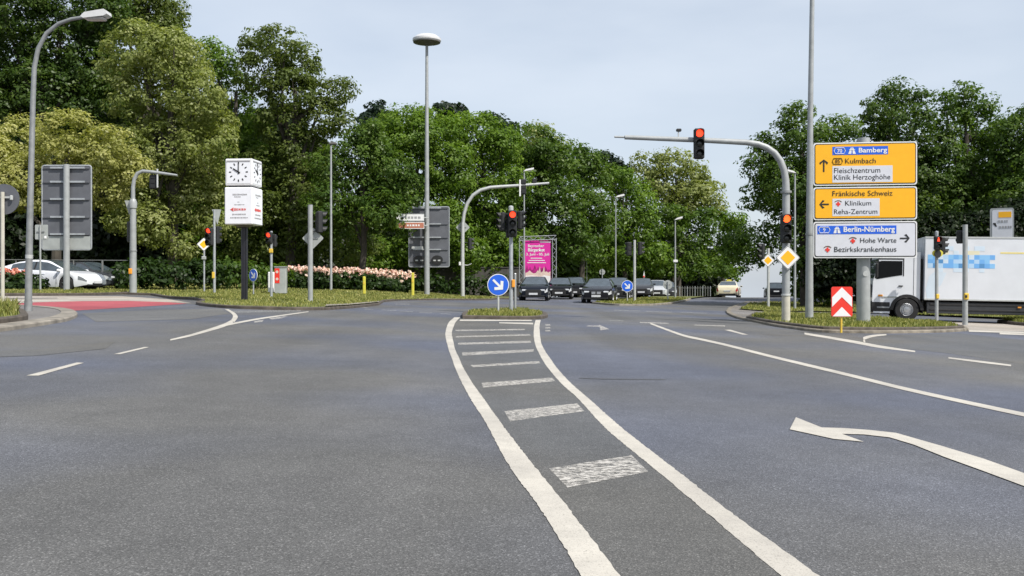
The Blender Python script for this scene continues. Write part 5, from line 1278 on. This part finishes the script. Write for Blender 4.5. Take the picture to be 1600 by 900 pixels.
pole(o, 0, -.05, s.Z(351), .088, .080, M_GREYP); signal(o, (s.X(1503.5), .16, s.Z(370)), math.pi, .22, .44, n=2); MB().box((0, -.09, s.Z(463)), (.15, .10, .22), .02).build("button_box", M_OCHRE, o)
MB().box((-.03, -.15, s.Z(463)), (.07, .03, .09), .01).build("button", M_DARK, o)
s = Site(1566, None, 0.1, d=50); o = thing("direction_sign", "far white direction sign with a yellow block, half hidden behind the truck box", "road sign", s.loc, R(-30))
c_ = math.cos(R(30)); xa = -15 * s.k / c_; xb = 14 * s.k / c_
p = MB().prism(rrect(xa, xb, s.Z(400), s.Z(325), .10), -.03, .05).build("sign_board", M_GREYP, o); MB().prism(rrect(xa + .1, xb - .06, s.Z(398), s.Z(328), .08), -.04, -.031).build("sign_field", M_SGREY, p)
MB().box((.12, -.045, s.Z(335.5)), (18 * s.k, .01, 9 * s.k)).build("yellow_block", M_YEL, p)
rr = random.Random(2)
for yy, xa_, n in ((346, -.15, 4), (355, -.1, 5)):
    b = MB(); x = xa_
    for i in range(n): w = rr.uniform(.05, .1); b.box((x, -.046, s.Z(yy)), (w, .01, .12)); x += w + .04
    b.build("small_lettering", M_GREYT, p)
b = MB(); b.prism([(-.42, s.Z(348)), (-.30, s.Z(348)), (-.24, s.Z(354)), (-.30, s.Z(354)), (-.40, s.Z(350.5))], -.047, -.0405); b.build("arrow", M_BLACK, p)
pole(o, xa + .3, -.1, s.Z(345), .07, m=M_GREYP, y=.12); pole(o, xb - .3, -.1, s.Z(345), .07, m=M_GREYP, y=.12)
# ---- railings, wall
s = Site(100, None, 0.1, d=49.5); o = thing("railing", "low grey metal railing behind the parked white car", "railing", s.loc)
for py in (407, 440): MB().tube([s.P(-120, py - 2), s.P(200, py)], .022, 6).build("rail", M_FENCE, o)
for px in range(-110, 205, 45): MB().tube([(s.X(px), 0, -.2), (s.X(px), 0, s.Z(407))], .03 if px != 160 else .05, 6).build("post", M_FENCE, o)
s = Site(1085, None, 0.05, d=86); o = thing("picket_fence", "thin pale posts of a fence left of the cream taxi", "fence", s.loc)
for px in range(1062, 1112, 4): MB().tube([(s.X(px), 0, -.3), (s.X(px), 0, s.Z(447))], .035, 5).build("post", M_GALV if px % 3 == 0 else M_FENCE, o)
MB().tube([s.P(1060, 450), s.P(1112, 450)], .02, 5).build("rail", M_FENCE, o)
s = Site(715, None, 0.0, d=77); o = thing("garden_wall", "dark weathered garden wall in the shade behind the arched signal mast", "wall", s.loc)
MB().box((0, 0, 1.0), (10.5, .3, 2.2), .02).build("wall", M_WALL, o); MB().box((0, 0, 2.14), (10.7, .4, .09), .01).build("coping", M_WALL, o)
# ------------------------------------------------------------------ vehicles
def interp(P, x):
    for i in range(len(P) - 1):
        if x <= P[i + 1][0]:
            a, b = P[i], P[i + 1]; t = (x - a[0]) / max(1e-6, b[0] - a[0]); return a[1] + (b[1] - a[1]) * t
    return P[-1][1]
def smooth_i(P, x, w=0.018): return (interp(P, x - w) + interp(P, x) * 2 + interp(P, x + w)) / 4
STYLES = {   # profile along the length: 0 = rear, 1 = front
 'sedan': dict(L=4.75, W=1.84, top=[(0, .70), (.012, .93), (.03, 1.05), (.15, 1.10), (.30, 1.41), (.42, 1.455), (.52, 1.44), (.735, .98), (.90, .86), (.965, .76), (1, .62)],
               belt=[(0, .70), (.02, .90), (.2, .97), (.5, .93), (.75, .90), (.92, .82), (.97, .72), (1, .60)], ws=(.525, .74), rw=(.14, .315), bp=(.455, .475), cp=(.265, .66)),
 'fastback': dict(L=4.69, W=1.85, top=[(0, .68), (.012, .95), (.035, 1.07), (.10, 1.14), (.25, 1.34), (.40, 1.435), (.50, 1.44), (.58, 1.39), (.79, .93), (.92, .80), (.97, .68), (1, .50)],
               belt=[(0, .68), (.02, .93), (.2, .98), (.5, .92), (.78, .86), (.93, .76), (.975, .62), (1, .48)], ws=(.57, .80), rw=(.07, .31), bp=(.445, .46), cp=(.20, .725)),
 'suv': dict(L=4.55, W=1.88, top=[(0, .80), (.012, 1.08), (.03, 1.22), (.09, 1.60), (.16, 1.68), (.35, 1.70), (.55, 1.66), (.74, 1.15), (.92, 1.02), (.975, .88), (1, .68)],
               belt=[(0, .80), (.02, 1.05), (.2, 1.10), (.5, 1.07), (.76, 1.05), (.93, .96), (.975, .82), (1, .66)], ws=(.555, .745), rw=(.022, .095), bp=(.43, .45), cp=(.12, .68)),
 'hatch': dict(L=4.3, W=1.80, top=[(0, .72), (.012, .95), (.03, 1.06), (.10, 1.36), (.20, 1.45), (.35, 1.48), (.52, 1.46), (.74, 1.0), (.91, .88), (.97, .76), (1, .60)],
               belt=[(0, .72), (.02, .93), (.2, .98), (.5, .94), (.76, .92), (.93, .82), (.97, .70), (1, .58)], ws=(.53, .745), rw=(.028, .11), bp=(.44, .46), cp=(.14, .67)),
}
def car(name, label, loc, head, style, paint, group=None, rimm=None, taxi=False, grille='wide', plate=M_PLATE, H=1.0, L=None, slope=0.0):
    """head: direction the front points to, degrees from +x"""
    S_ = STYLES[style]; Ln = L or S_['L']; Wd = S_['W']
    o = thing(name, label, "car", loc, R(head), group); o.rotation_euler = (0, 0, R(head))
    wr = .335 if style != 'suv' else .37; ra = wr + .045; ax = (.175, .80) if style != 'suv' else (.175, .81)
    wx = [a * Ln for a in ax]
    N = 110; st = []
    for i in range(N + 1):
        t = i / N; t = 0.5 - 0.5 * math.cos(math.pi * t) * (1.0) if False else t
        st.append(t)
    st = sorted(set([0, .002, .006, .012] + st + [.988, .994, .998, 1]))
    rings = []
    for t in st:
        x = (t - .5) * Ln; X0 = t * Ln
        df = (1 - t) * Ln; dr = t * Ln
        taper = min(1.0, .70 + .30 * math.sqrt(max(0, min(1, df / .55))) * 1.0) * min(1.0, .80 + .20 * math.sqrt(min(1, dr / .35)))
        hw = Wd / 2 * taper * (1 - .035 * max(0, (t - .6) / .4) - .03 * max(0, (.3 - t) / .3))
        zt = smooth_i(S_['top'], t) * H; be = min(smooth_i(S_['belt'], t) * H, zt - .004)
        zb = .21 + .10 * max(0, 1 - df / .5) + .12 * max(0, 1 - dr / .6)
        for w_ in wx:
            dx = abs(X0 - w_)
            if dx < ra: zb = max(zb, wr + math.sqrt(ra * ra - dx * dx) * .98)
        zb = min(zb, be - .05)
        g = zt - be; u = min(1, g / (.42 * H)); wr_ = hw * (.96 - .26 * u)
        def mixp(a, b, f): return (a[0] + (b[0] - a[0]) * f, a[1] + (b[1] - a[1]) * f)
        p0 = (hw * .955, zb); p1 = (hw * .985, zb + (be - zb) * .16); p2 = (hw, zb + (be - zb) * .52); p3 = (hw * .985, zb + (be - zb) * .86); p4 = (hw * .95, be)
        p5 = (wr_, be + g * .86); p4b = mixp(p4, p5, .07); p5b = mixp(p4, p5, .93); p6 = (wr_ * .91, be + g * .955); p7 = (wr_ * .55, be + g * .99); p8 = (0, zt)
        rings.append((x, [p0, p1, p2, p3, p4, p4b, p5b, p5, p6, p7, p8], g))
    K = 11; parts = {}
    def put(nm, i, k):
        parts.setdefault(nm, []).append((i, k))
    for i in range(len(rings) - 1):
        t = (st[i] + st[i + 1]) / 2; g = min(rings[i][2], rings[i + 1][2])
        for k in range(K - 1):
            nm = 'body'
            if k == 5 and g > .13 and S_['cp'][0] < t < S_['cp'][1] and not (S_['bp'][0] < t < S_['bp'][1]): nm = 'side_window'
            if k == 5 and S_['bp'][0] <= t <= S_['bp'][1]: nm = 'pillar_trim'
            if k >= 8 and S_['ws'][0] < t < S_['ws'][1]: nm = 'windscreen'
            if k >= 8 and S_['rw'][0] < t < S_['rw'][1]: nm = 'rear_window'
            if k == 2 and t > 1 - .40 / Ln and t < 1 - .04 / Ln: nm = 'headlight'
            if k in ((2, 3) if style != 'suv' else (2, 3)) and t < .26 / Ln: nm = 'tail_light'
            if k == 0 and zf is not None and not any(abs(st[i] * Ln - w_) < ra + .03 for w_ in wx): nm = 'sill_trim' if style == 'suv' or True else nm
            if style == 'fastback' and k >= 8 and .31 <= t <= .57: nm = 'windscreen' if False else 'glass_roof'
            put(nm, i, k)
    mm = {'body': paint, 'side_window': M_GLASS, 'pillar_trim': M_TRIM, 'windscreen': M_GLASS, 'rear_window': M_GLASS, 'headlight': M_HEADD if grille == 'closed' else M_HEAD, 'tail_light': M_TAIL, 'sill_trim': M_TRIM if style == 'suv' else paint, 'glass_roof': M_GLASS}
    if 'sill_trim' in parts and style != 'suv': parts['body'] += parts.pop('sill_trim')
    for nm, fl in parts.items():
        sides = (1, -1)
        both = nm in ('body', 'windscreen', 'rear_window', 'glass_roof')
        groups = [sides] if both else [(1,), (-1,)]
        for gs in groups:
            b = MB(); vid = {}; vs = []; fs = []
            def V(i, k, sd):
                key = (i, k, 0 if k == K - 1 else sd)
                if key not in vid: x, pr, _ = rings[i]; vid[key] = len(vs); vs.append((x, pr[k][0] * sd, pr[k][1]))
                return vid[key]
            for sd in gs:
                for i, k in fl: fs.append((V(i, k, sd), V(i + 1, k, sd), V(i + 1, k + 1, sd), V(i, k + 1, sd)))
            if nm == 'body':
                for i in (0, len(rings) - 1):
                    fs.append(tuple([V(i, k, 1) for k in range(K)] + [V(i, k, -1) for k in range(K - 2, -1, -1)]))
            b.add(vs, fs); b.build(nm, mm[nm], o, smooth=True)
    # underbody and arch liners
    b = MB(); b.box((0, 0, .42), (Ln * .93, Wd * .66, .40)); b.box((.05 * Ln, 0, .25), (Ln * .52, Wd * .90, .10)); b.build('underbody', M_UNDER, o)
    hx = Ln / 2
    for w_ in wx:
        for sd in (1, -1):
            c = (w_ - hx, sd * (Wd / 2 - .125), wr)
            b = MB(); b.M = Matrix.Translation(c); wd = .11
            b.lathe_y([(wr * .62, -wd), (wr * .94, -wd), (wr, -wd * .7), (wr, wd * .7), (wr * .94, wd), (wr * .62, wd), (wr * .62, -wd)], n=28)
            ty = b.build('wheel', M_TYRE, o, smooth=True)
            b = MB(); b.M = Matrix.Translation(c); y = sd * wd * .82
            b.lathe_y([(wr * .66, y - .01), (wr * .66, y + .01), (wr * .60, y + .012), (wr * .60, y - .04 * sd)], n=28)
            for j in range(5):
                q = 2 * math.pi * j / 5 + .3
                b.tube([(0, y * .92, 0), (math.cos(q) * wr * .62, y, math.sin(q) * wr * .62)], [wr * .12, wr * .085], 6)
            b.lathe_y([(.001, y + .012 * sd), (wr * .15, y + .012 * sd), (wr * .15, y - .03 * sd)], n=14)
            b.build('rim', rimm or M_RIM, ty, smooth=True)
            b = MB(); b.M = Matrix.Translation(c); b.lathe_y([(.001, y * .3), (wr * .6, y * .3)], n=16); b.build('brake_disc', M_UNDER, ty)
    zf_ = interp(S_['top'], 1) * H
    xf = hx; gw = {'wide': (.95, .34, .50), 'kidney': (.62, .22, .60), 'closed': (.70, .10, .34)}[grille]
    b = MB(); b.box((xf - .005, 0, gw[2]), (.05, gw[0], gw[1]), .02); gr = b.build('grille', M_TRIM, o)
    if grille == 'kidney':
        for sd in (1, -1): MB().box((xf + .022, sd * .15, .60), (.02, .22, .13), .008).build('grille_surround', M_CHROME, gr)
    MB().box((xf - .02, 0, .29), (.06, Wd * .74, .09), .02).build('lower_intake', M_TRIM, o)
    MB().box((xf + .03, 0, .42), (.02, .52, .115), .004).build('number_plate', plate, o)
    MB().box((-xf - .012, 0, .62 if style != 'suv' else .78), (.02, .52, .115), .004).build('number_plate', plate, o)
    MB().box((-xf + .01, 0, .33), (.06, Wd * .72, .16), .02).build('rear_diffuser', M_TRIM, o)
    if grille != 'closed':
        for sd in (1, -1): MB().box((xf - .045, sd * Wd * .30, zf_ + .03), (.10, .30, .11), .03).build('headlight', M_HEAD, o)
    # badge bar, mirrors, handles, wipers
    xa = S_['ws'][1] * Ln - hx - .30; zb_ = interp(S_['belt'], S_['ws'][1]) * H
    for sd in (1, -1):
        m_ = MB().box((xa, sd * (Wd / 2 + .06), zb_ + .09), (.14, .20, .13), .045).build('mirror', paint, o)
        MB().box((xa - .072, sd * (Wd / 2 + .06), zb_ + .09), (.008, .16, .09), .003).build('mirror_glass', M_GLASS, m_)
        for hx_ in (.36, .56):
            MB().box((hx_ * Ln - hx, sd * (Wd / 2 * .992), zb_ - .10 + .04), (.18, .03, .025), .008).build('door_handle', paint if style != 'sedan' else M_TRIM, o)
        for sx in (.30 * Ln, .455 * Ln, .70 * Ln):
            if sx > .25 * Ln: MB().box((sx - hx, sd * (Wd / 2 * .9975), (.30 + zb_) / 2), (.010, .008, zb_ - .36)).build('door_gap', M_TRIM, o)
    if taxi:
        t_ = MB().box((-.1, 0, STYLES[style]['top'][5][1] * H + .05), (.16, .42, .12), .03).build('roof_sign', M_YPOST, o)
    o.rotation_euler = (0, -slope, R(head))
    return o
P_BLACK = carpaint("paint_black", (0.008, 0.009, 0.011)); P_DBLUE = carpaint("paint_dark_blue_black", (0.010, 0.013, 0.020))
P_DGREY = carpaint("paint_dark_grey", (0.045, 0.048, 0.055)); P_WHITE = carpaint("paint_white", (0.66, 0.68, 0.72)); P_CREAM = carpaint("paint_taxi_cream", (0.66, 0.60, 0.44))
P_SILV = carpaint("paint_silver", (0.42, 0.44, 0.47), 0.3); P_ANTH = carpaint("paint_anthracite", (0.013, 0.013, 0.016))
def onroad(px, d, off=0.0):
    x = (px - 800) / F * d; return (x, d, zfl(x, d) + off)
GQ = "dark cars waiting at the lights"
car("parked_car", "black-blue estate with wide grille, front car of the left waiting lane", onroad(836, 61), -94, 'hatch', P_DBLUE, GQ, L=4.6)
car("parked_car", "black car second in the left waiting lane, half hidden by the first", onroad(875, 68.5), -95, 'hatch', P_BLACK, GQ)
car("parked_car", "black off-roader third in the left waiting lane with bright headlights", onroad(898, 76), -96, 'suv', P_BLACK, GQ, L=4.4, H=.94)
car("parked_car", "black sedan with twin chrome grille, front car of the right waiting lane", onroad(937, 58.5), -100, 'sedan', P_ANTH, GQ, grille='kidney')
car("parked_car", "black car directly behind the front sedan of the right lane", onroad(965, 66.5), -100, 'hatch', P_BLACK, GQ, H=1.03)
car("parked_car", "dark car behind the smaller blue keep-right sign and light pole", onroad(1003, 76), -99, 'hatch', P_DGREY, GQ)
car("parked_car", "silver-fronted car in the waiting queue behind the second island", onroad(1026, 82), -98, 'hatch', P_SILV, GQ)
car("parked_car", "dark high car last in the queue beside the round sign back", onroad(1041, 92), -97, 'suv', P_DGREY, GQ, H=.96)
car("taxi", "cream taxi with roof sign driving away below the last avenue tree", onroad(1139, 84), 74, 'sedan', P_CREAM, taxi=True, slope=0)
car("car", "black off-road car driving away into the sky gap left of the gantry post", onroad(1210, 100), 80, 'suv', P_BLACK, slope=-0.02)
car("parked_car", "white fastback car with dark glass behind the grass strip at the left", onroad(80, 44.8, -.02), -12, 'fastback', P_WHITE, grille='closed', rimm=M_RIMD)
car("parked_car", "dark grey car standing just beyond the nose of the white fastback", onroad(139, 50.0, -.02), -22, 'hatch', P_DGREY, H=.97)

# ---- truck
def truck():
    x, y = 0, 38.0; s = Site(1409, None, 0.0, d=38.0); k = s.k
    x0 = s.x; z0 = CAMZ + (HY - 500.5) * k      # wheel contact
    o = thing("box_truck", "white box truck with black skirt driving left behind the direction sign", "truck", (x0, 38.0, zfl(x0, 38.0)), R(-13))
    th = R(13); c = math.cos(th)
    U = lambda px: (px - 1409) * k / c                 # along the truck, front is -x
    Zt = lambda py: CAMZ + (HY - py) * k - zfl(x0, 38.0)
    hy = 1.10
    o.rotation_euler = (0, R(1.0), R(-13))
    # cab shell: side outline extruded, with bevelled front
    xf, xb = U(1360.5), U(1427)
    out = [(xf + .05, Zt(489)), (xf, Zt(470)), (xf + .02, Zt(440)), (U(1363.5), Zt(432)), (U(1370), Zt(402)), (U(1376), Zt(397)), (xb, Zt(395)), (xb, Zt(468)), (xb - .02, Zt(470)),]
    arch = []
    cx = U(1409); r = 24.5 * k
    zc = Zt(484)
    for i in range(13):
        q = R(10 + 160 * i / 12); arch.append((cx + r * math.cos(q), zc + r * math.sin(q)))
    arch = [p for p in arch if p[0] < xb]
    poly = out[:8] + arch + [(cx - r, Zt(489))]
    MB().prism(poly, -hy, hy).build("cab", P_WHITE, o)
    W_ = [(U(1366.5), Zt(437)), (U(1369.5), Zt(410)), (U(1373), Zt(409)), (U(1402), Zt(409)), (U(1402), Zt(430.5)), (U(1392), Zt(432))]
    for sd in (-1, 1):
        MB().prism(W_, sd * (hy + .012), sd * (hy + .002)).build("side_window", M_GLASSD, o)
        MB().prism([(U(1363.6), Zt(435)), (U(1366.5), Zt(437)), (U(1369.5), Zt(410)), (U(1368.8), Zt(407)), (U(1403), Zt(407)), (U(1403), Zt(432)), (U(1404.5), Zt(432)), (U(1404.5), Zt(405)), (U(1368), Zt(405))], sd * (hy + .008), sd * (hy + .001)).build("window_seal", M_TRIM, o)
        MB().box((U(1400), sd * (hy + .02), Zt(447)), (.16, .03, .04), .01).build("door_handle", M_TRIM, o)
        MB().box((U(1418), sd * (hy + .004), Zt(432)), (.012, .008, 2.0 * .9)).build("door_gap", M_TRIM, o)
        ar = []; 
        for rr_ in (r * .99, r * .80):
            L_ = [(cx + rr_ * math.cos(R(2 + 176 * i / 16)), zc + rr_ * math.sin(R(2 + 176 * i / 16))) for i in range(17)]
            ar.append(L_)
        MB().prism(ar[0] + ar[1][::-1], sd * (hy - .35), sd * (hy + .03)).build("wheel_arch", M_TRIM, o)
        MB().box((U(1392), sd * (hy + .01), Zt(464)), (.9, .02, .05), .004).build("body_crease", M_SBACKL, o)
        MB().box((U(1372), sd * (hy + .012), Zt(462)), (.16, .03, .07), .01).build("indicator", M_ORANGE, o)
        MB().box((U(1376), sd * (hy + .02), Zt(480)), (.45, .05, .06), .01).build("step", M_GALVD, o)
        MB().box((U(1365.5), sd * (hy + .17), Zt(424)), (.10, .16, .55), .04).build("mirror", M_TRIM, o)
        MB().box((U(1364), sd * (hy + .12), Zt(411)), (.06, .3, .06), .015).build("mirror_arm", M_TRIM, o)
        MB().box((xf + .03, sd * (hy - .18), Zt(477)), (.12, .34, .18), .03).build("headlight", M_HEAD, o)
    MB().box((xf + (U(1386) - xf) / 2 - .02, 0, Zt(479)), (U(1386) - xf + .08, 2 * hy + .03, 17 * k), .05).build("bumper", M_TRIM, o)
    ws = [(U(1362.2), -hy * .93, Zt(437)), (U(1362.2), hy * .93, Zt(437)), (U(1368.6), hy * .90, Zt(406)), (U(1368.6), -hy * .90, Zt(406))]
    MB().add(ws, [(0, 1, 2, 3)]).add([(a, b, c2 + .0) for a, b, c2 in [(v[0] + .03, v[1], v[2]) for v in ws]], [(3, 2, 1, 0)]).build("windscreen", M_GLASS, o)
    bx = MB().box((xf - .012, 0, Zt(455)), (.03, 1.7, .5), .01).build("front_grille", M_TRIM, o)
    MB().box((U(1376), 0, Zt(398) + .03), (.12, 1.5, .06), .02).build("sun_visor", M_TRIM, o)
    MB().box((U(1429), 0, Zt(435)), (.10, 2 * hy * .82, 60 * k)).build("gap_frame", M_TRIM, o)
    # box body
    bx0, bx1 = U(1432), U(1720)
    body = MB().box(((bx0 + bx1) / 2, 0, (Zt(372) + Zt(467)) / 2), (bx1 - bx0, 2.5, Zt(372) - Zt(467)), .015).build("cargo_box", P_WHITE, o)
    for sd in (-1, 1):
        MB().box(((bx0 + bx1) / 2, sd * 1.256, Zt(373.2)), (bx1 - bx0, .02, .06), .004).build("box_edge", M_ALU, body)
        MB().box(((bx0 + bx1) / 2, sd * 1.256, Zt(466.2)), (bx1 - bx0, .02, .06), .004).build("box_edge", M_ALU, body)
        for px in (1576, 1640): MB().box((U(px), sd * 1.252, (Zt(372) + Zt(467)) / 2), (.012, .006, 2.2)).build("panel_joint", M_SBACKL, body)
    MB().box(((U(1534) + bx1) / 2, -1.253, Zt(395.6)), (bx1 - U(1534), .005, .055)).build("yellow_stripe", M_YEL_STR, body)
    # blurred blue print block pattern on the side
    pal = {'a': (0.16, .40, .76), 'b': (.24, .50, .80), 'c': (.42, .60, .80), 'd': (.09, .26, .52), 'e': (.58, .68, .78), 'y': (.70, .66, .48), 'g': (.52, .53, .56)}
    PM = {q: mat("blue_print_" + q, v, .4, var=.02) for q, v in pal.items()}
    rows = [(386, 393, " eeee  e ee   "), (393, 399, " yyy e yyy    "), (399, 406, "baecbabaeabba "), (406, 412, "aadeaccbacab  "), (412, 419, "cdcaabdbcadab "), (419, 425, "  e  eee  e   ")]
    px0 = 1436; cw = 7
    for q in pal:
        n = 0
        for ya, yb, rw in rows:
            for i, ch in enumerate(rw):
                if ch == q:
                    b = MB(); b.prism([(U(px0 + i * cw), Zt(yb)), (U(px0 + (i + 1) * cw), Zt(yb)), (U(px0 + (i + 1) * cw), Zt(ya)), (U(px0 + i * cw), Zt(ya))], -1.2555, -1.251); b.build("blue_print", PM[q], body)
    gb = MB().prism([(U(1425 + 3), 0), (U(1425 + 4), 0), (U(1425 + 4), 0)], 0, 0) if False else None
    b = MB(); b.prism([(U(1434), Zt(452)), (U(1438), Zt(432)), (U(1446), Zt(424)), (U(1462), Zt(426)), (U(1455), Zt(444)), (U(1447), Zt(452)), (U(1444), Zt(465)), (U(1436), Zt(465))], -1.2545, -1.251); b.build("pale_blue_print", PM_PALE, body)
    # chassis, skirt, wheels
    MB().box(((U(1432) + bx1) / 2, 0, Zt(474)), (bx1 - U(1432), .9, .35)).build("chassis", M_UNDER, o)
    for sd in (-1, 1):
        sk = MB().box(((U(1436) + U(1600)) / 2, sd * 1.17, Zt(479)), (U(1600) - U(1436), .05, 17 * k), .02).build("side_skirt", M_SKIRT, o)
        for zz in (474, 482): MB().box(((U(1440) + U(1598)) / 2, sd * 1.2, Zt(zz)), (U(1598) - U(1440), .03, .06), .01).build("skirt_rail", M_TRIM, sk)
        for px in (1561, 1584): MB().box((U(px), sd * 1.225, Zt(476)), (.12, .02, .05), .005).build("side_marker", M_ORANGE, sk)
    for px in (1409, 1655):
        for sd in (-1, 1):
            rW = 17.3 * k; c_ = (U(px), sd * .98, rW + .0)
            b = MB(); b.M = Matrix.Translation(c_); wd = .14
            b.lathe_y([(rW * .55, -wd), (rW * .93, -wd), (rW, -wd * .75), (rW, wd * .75), (rW * .93, wd), (rW * .55, wd), (rW * .55, -wd)], n=36); ty = b.build("wheel", M_TYRE, o, smooth=True)
            b = MB(); b.M = Matrix.Translation(c_); y_ = sd * wd * .9
            b.lathe_y([(rW * .58, y_), (rW * .52, y_ - .02 * sd), (rW * .42, y_ - .06 * sd), (rW * .28, y_ - .06 * sd), (rW * .26, y_ + .03 * sd), (.001, y_ + .04 * sd)], n=24)
            rm = b.build("rim", M_RIM, ty, smooth=True)
            b = MB(); b.M = Matrix.Translation(c_)
            for j in range(10):
                q = 2 * math.pi * j / 10; b.lathe_y([(.018, y_ - .06 * sd), (.018, y_ - .02 * sd), (.001, y_ - .02 * sd)], (math.cos(q) * rW * .35, 0, math.sin(q) * rW * .35), 6)
            b.build("wheel_nuts", M_CHROME, rm)
    MB().box((U(1432), 0, .55), (.05, 1.9, .5)).build("mud_flap", M_TRIM, o)
M_YEL_STR = mat("yellow_stripe_print", (0.78, 0.66, 0.24), 0.4, var=.03)
PM_PALE = mat("pale_blue_print_sheet", (0.58, 0.66, 0.74), 0.4, var=.03)
M_SKIRT = mat("dark_side_skirt", (0.03, 0.032, 0.036), 0.5, var=.15)
truck()
